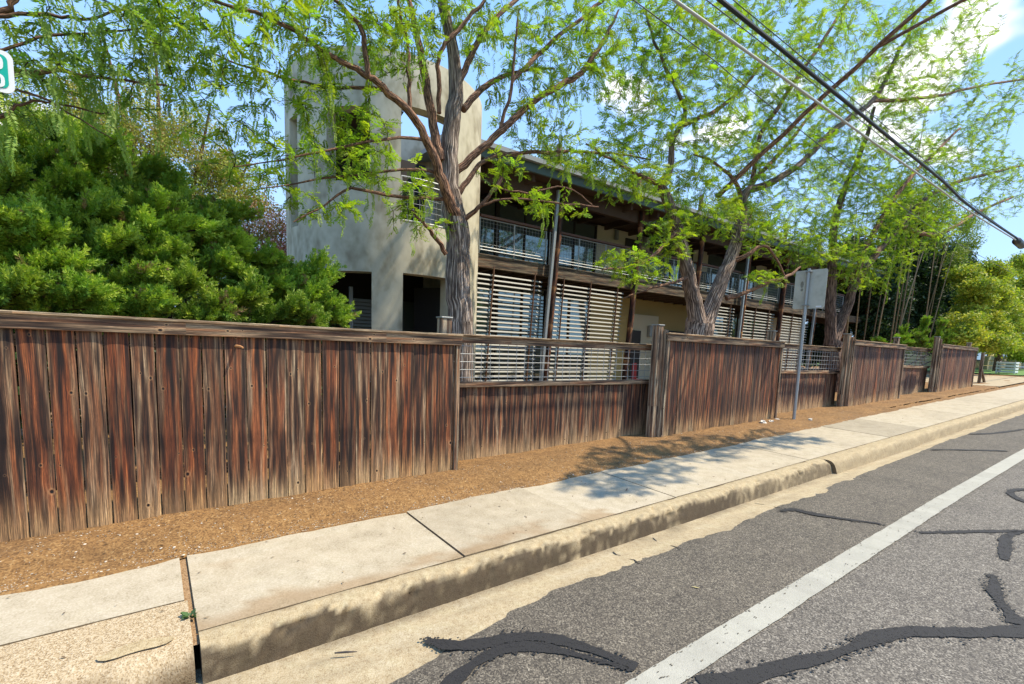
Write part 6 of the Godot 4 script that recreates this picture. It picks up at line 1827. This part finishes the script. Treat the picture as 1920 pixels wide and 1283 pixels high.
	for i in 16:
		m = MB.new()
		var a := r.randf() * TAU
		var d := Vector3(cos(a), r.randf_range(0.25, 0.9), sin(a)).normalized()
		var l := r.randf_range(0.025, 0.055)
		var sd := d.cross(Vector3.UP).normalized() * l * 0.28
		var b := Vector3(cos(a) * 0.008, 0, sin(a) * 0.008)
		m.quad(b, b + d * l * 0.5 + sd, b + d * l + Vector3(0, -0.006, 0), b + d * l * 0.5 - sd, Color(0.055, 0.11, 0.03) * r.randf_range(0.7, 1.4))
		obj("leaf", m.mesh(), leaf_mat("weed_leaf", Color(1, 1, 1), Color(0.3, 0.4, 0.1)), s)
	# limestone lumps by the fence foot
	for q in [[9.35, -4.72, 0.075, "pale limestone lump at the fence foot, farthest from the sign pole"], [9.62, -4.70, 0.06, "pale limestone lump next to another at the fence foot"], [9.95, -4.74, 0.045, "flat pale stone beside the sign pole"], [10.62, -4.42, 0.04, "small pale stone on the earth just past the sign pole"]]:
		var x: float = q[0]
		m = MB.new()
		lump(m, q[2], int(x * 100.0))
		tag(obj("limestone_rock", m.mesh(), mat("limestone", Color(0.60, 0.55, 0.46), 0.9), self, Vector3(x, gy(x) + 0.02, q[1])), q[3], "rock", "pale stones by the fence")
	# bits lying on the paving
	var bits := [[0.80, -2.56, 0.06, 0.5, "dark twig lying in the gutter", "twig", Color(0.06, 0.05, 0.04)], [4.05, -3.42, 0.05, -0.6, "short dark twig lying on the sidewalk", "twig", Color(0.07, 0.05, 0.04)], [3.05, -1.90, 0.03, 1.0, "small pale fallen leaf on the asphalt", "leaf", Color(0.5, 0.42, 0.18)]]
	for q in bits:
		m = MB.new()
		var on_walk: bool = q[1] < -2.8
		var x: float = q[0]
		var yy := (sidewalk_y(x, q[1]) if on_walk else road_y(x)) + 0.008
		var d: Vector3 = Vector3(cos(q[3]), 0.02, sin(q[3])) * q[2]
		if q[5] == "twig": m.tube(PackedVector3Array([-d, Vector3(0, 0.004, 0.004), d]), PackedFloat32Array([0.004, 0.006, 0.002]), 6, q[6])
		else:
			var sd := Vector3(-d.z, 0.2 * q[2], d.x) * 0.4
			m.quad(-d, sd, d, -sd, q[6])
		tag(obj("twig" if q[5] == "twig" else "fallen_leaf", m.mesh(), mat("litter", Color(1, 1, 1), 0.8), self, Vector3(x, yy, q[1])), q[4], q[5])
	furniture()
	far_right()

func lump(m: MB, rad: float, sd: int) -> void:
	var n := noise(sd, 1.4, 2)
	for i in 6:
		for k in 10:
			var P := []
			for q in [[i, k], [i, k + 1], [i + 1, k + 1], [i + 1, k]]:
				var th: float = PI * q[0] / 6.0; var ph: float = TAU * (q[1] % 10) / 10.0
				var d := Vector3(sin(th) * cos(ph), cos(th) * 0.6, sin(th) * sin(ph))
				P.append(d * rad * (1.0 + n.get_noise_3dv(d * 1.6) * 0.7))
			m.quad(P[0], P[1], P[2], P[3])

func cable(label: String, pts: Array, rad: float, m: String, wraps: bool) -> void:
	var P := []
	for p in pts: P.append([p, rad])
	var b := MB.new()
	var path := smooth_path(P, 8)
	var V := PackedVector3Array(); var R := PackedFloat32Array()
	for q in path:
		V.append(q[0]); R.append(rad)
	if wraps and m == "cable_black":
		for o in [Vector3(0, 0.018, 0), Vector3(0, -0.010, 0.014), Vector3(0, -0.010, -0.014)]:
			var W := PackedVector3Array()
			for q in V: W.append(q + o)
			var S := R.duplicate()
			for i in S.size(): S[i] = 0.012
			b.tube(W, S, 7)
		var x := 4.0
		for i in range(1, V.size()):
			pass
	else: b.tube(V, R, 8)
	tag(obj("overhead_cable", b.mesh(), mats[m]), label, "cable", "overhead cables")

func furniture() -> void:
	# chairs: dark ones on the balcony, red ones on the ground behind the wire grid
	var spots := [[Vector3(15.9, 2.26, -11.3), 0.3, "black_metal", "dark slatted chair on the balcony behind the forked trunk"], [Vector3(17.2, 2.26, -11.2), -0.4, "black_metal", "dark slatted chair on the balcony just right of the forked trunk"], [Vector3(11.2, gy(11.2), -9.2), 0.5, "red_paint", "red garden chair partly seen through the second wire grid, nearer its post"], [Vector3(16.2, gy(16.2), -9.0), -0.3, "red_paint", "red garden chair beyond the sign, seen through the wire grid"]]
	for q in spots:
		var t := thing("garden_chair", q[3], "chair", q[0], "chairs around the house")
		t.rotation.y = q[1]
		var mm: Material = mats[q[2]]
		var m := MB.new()
		m.box(Vector3(0, 0.44, 0), Vector3(0.48, 0.03, 0.46), Basis.IDENTITY, WHITE, 0.008)
		obj("seat", m.mesh(), mm, t)
		for sx in [-0.22, 0.22]:
			for sz in [-0.2, 0.2]:
				m = MB.new()
				m.box(Vector3(sx, 0.215 if sz > 0 else 0.45, sz), Vector3(0.035, 0.43 if sz > 0 else 0.9, 0.035), Basis.IDENTITY, WHITE, 0.004)
				obj("leg", m.mesh(), mm, t)
		m = MB.new()
		for k in 5: m.box(Vector3(-0.16 + 0.08 * k, 0.68, -0.2), Vector3(0.04, 0.42, 0.02))
		m.box(Vector3(0, 0.89, -0.2), Vector3(0.40, 0.05, 0.03))
		obj("backrest", m.mesh(), mm, t)

func far_right() -> void:
	# pale yellow house beyond the trees
	var h := thing("yellow_house", "pale yellow house with a dark window far behind the right-hand trees", "house", Vector3.ZERO)
	part(h, "wall", Vector3(58.0, 1.3, -12.2), Vector3(20.0, 4.2, 4.0), "ochre_wall", 0.0, 1, Basis.IDENTITY, Color(1.1, 1.15, 1.3))
	part(h, "roof", Vector3(58.0, 3.5, -12.2), Vector3(21.0, 0.2, 5.2), "soffit")
	window(h, 52.0, 55.5, 0.4, 2.3, -10.17, 1)
	window(h, 60.0, 64.0, 0.4, 2.3, -10.17, 1)
	var w := thing("stone_wall", "low tan stone wall in front of the yellow house", "wall", Vector3(44.0, gy(44.0), -8.2))
	var r := RandomNumberGenerator.new()
	r.seed = 66
	for k in 3:
		var x := 0.0
		while x < 14.0:
			var l := r.randf_range(0.5, 1.1)
			var m := MB.new()
			m.box(Vector3(x + l * 0.5, 0.18 + k * 0.32, r.randf_range(-0.03, 0.03)), Vector3(l - 0.03, 0.29, 0.4), Basis.IDENTITY, Color(1, 0.95, 0.85) * r.randf_range(0.7, 1.1), 0.03)
			obj("stone", m.mesh(), mat("wall_stone", Color(0.36, 0.30, 0.20), 0.9), w)
			x += l
	var c := thing("crate", "white slatted crate on the grass edge at the far right", "crate", Vector3(38.6, gy(38.6) + 0.06, -6.2))
	for k in 4:
		var m := MB.new()
		m.box(Vector3(0, 0.1 + 0.16 * k, 0), Vector3(0.8, 0.10, 0.8), Basis.IDENTITY, WHITE, 0.01)
		obj("slat", m.mesh(), mat("white_paint", Color(0.7, 0.7, 0.66), 0.6), c)
	var m2 := MB.new()
	for sx in [-0.36, 0.36]:
		for sz in [-0.36, 0.36]: m2.box(Vector3(sx, 0.33, sz), Vector3(0.05, 0.66, 0.05))
	obj("frame", m2.mesh(), mat("white_paint", Color(0.7, 0.7, 0.66), 0.6), c)
	# grey braced prop at the fence's end
	var g := thing("timber_brace", "grey timber post with diagonal brace beyond the fence's far end", "brace", Vector3(27.6, gy(27.6), -5.2))
	m2 = MB.new()
	m2.box(Vector3(0, 0.62, 0), Vector3(0.10, 1.3, 0.10), Basis.IDENTITY, WHITE, 0.01)
	obj("post", m2.mesh(), mats["log_grey"], g)
	m2 = MB.new()
	m2.box(Vector3(0.45, 0.35, 0.0), Vector3(1.15, 0.09, 0.08), Basis.IDENTITY.rotated(Vector3.BACK, -0.6), WHITE, 0.01, 0)
	obj("diagonal", m2.mesh(), mats["log_grey"], g)
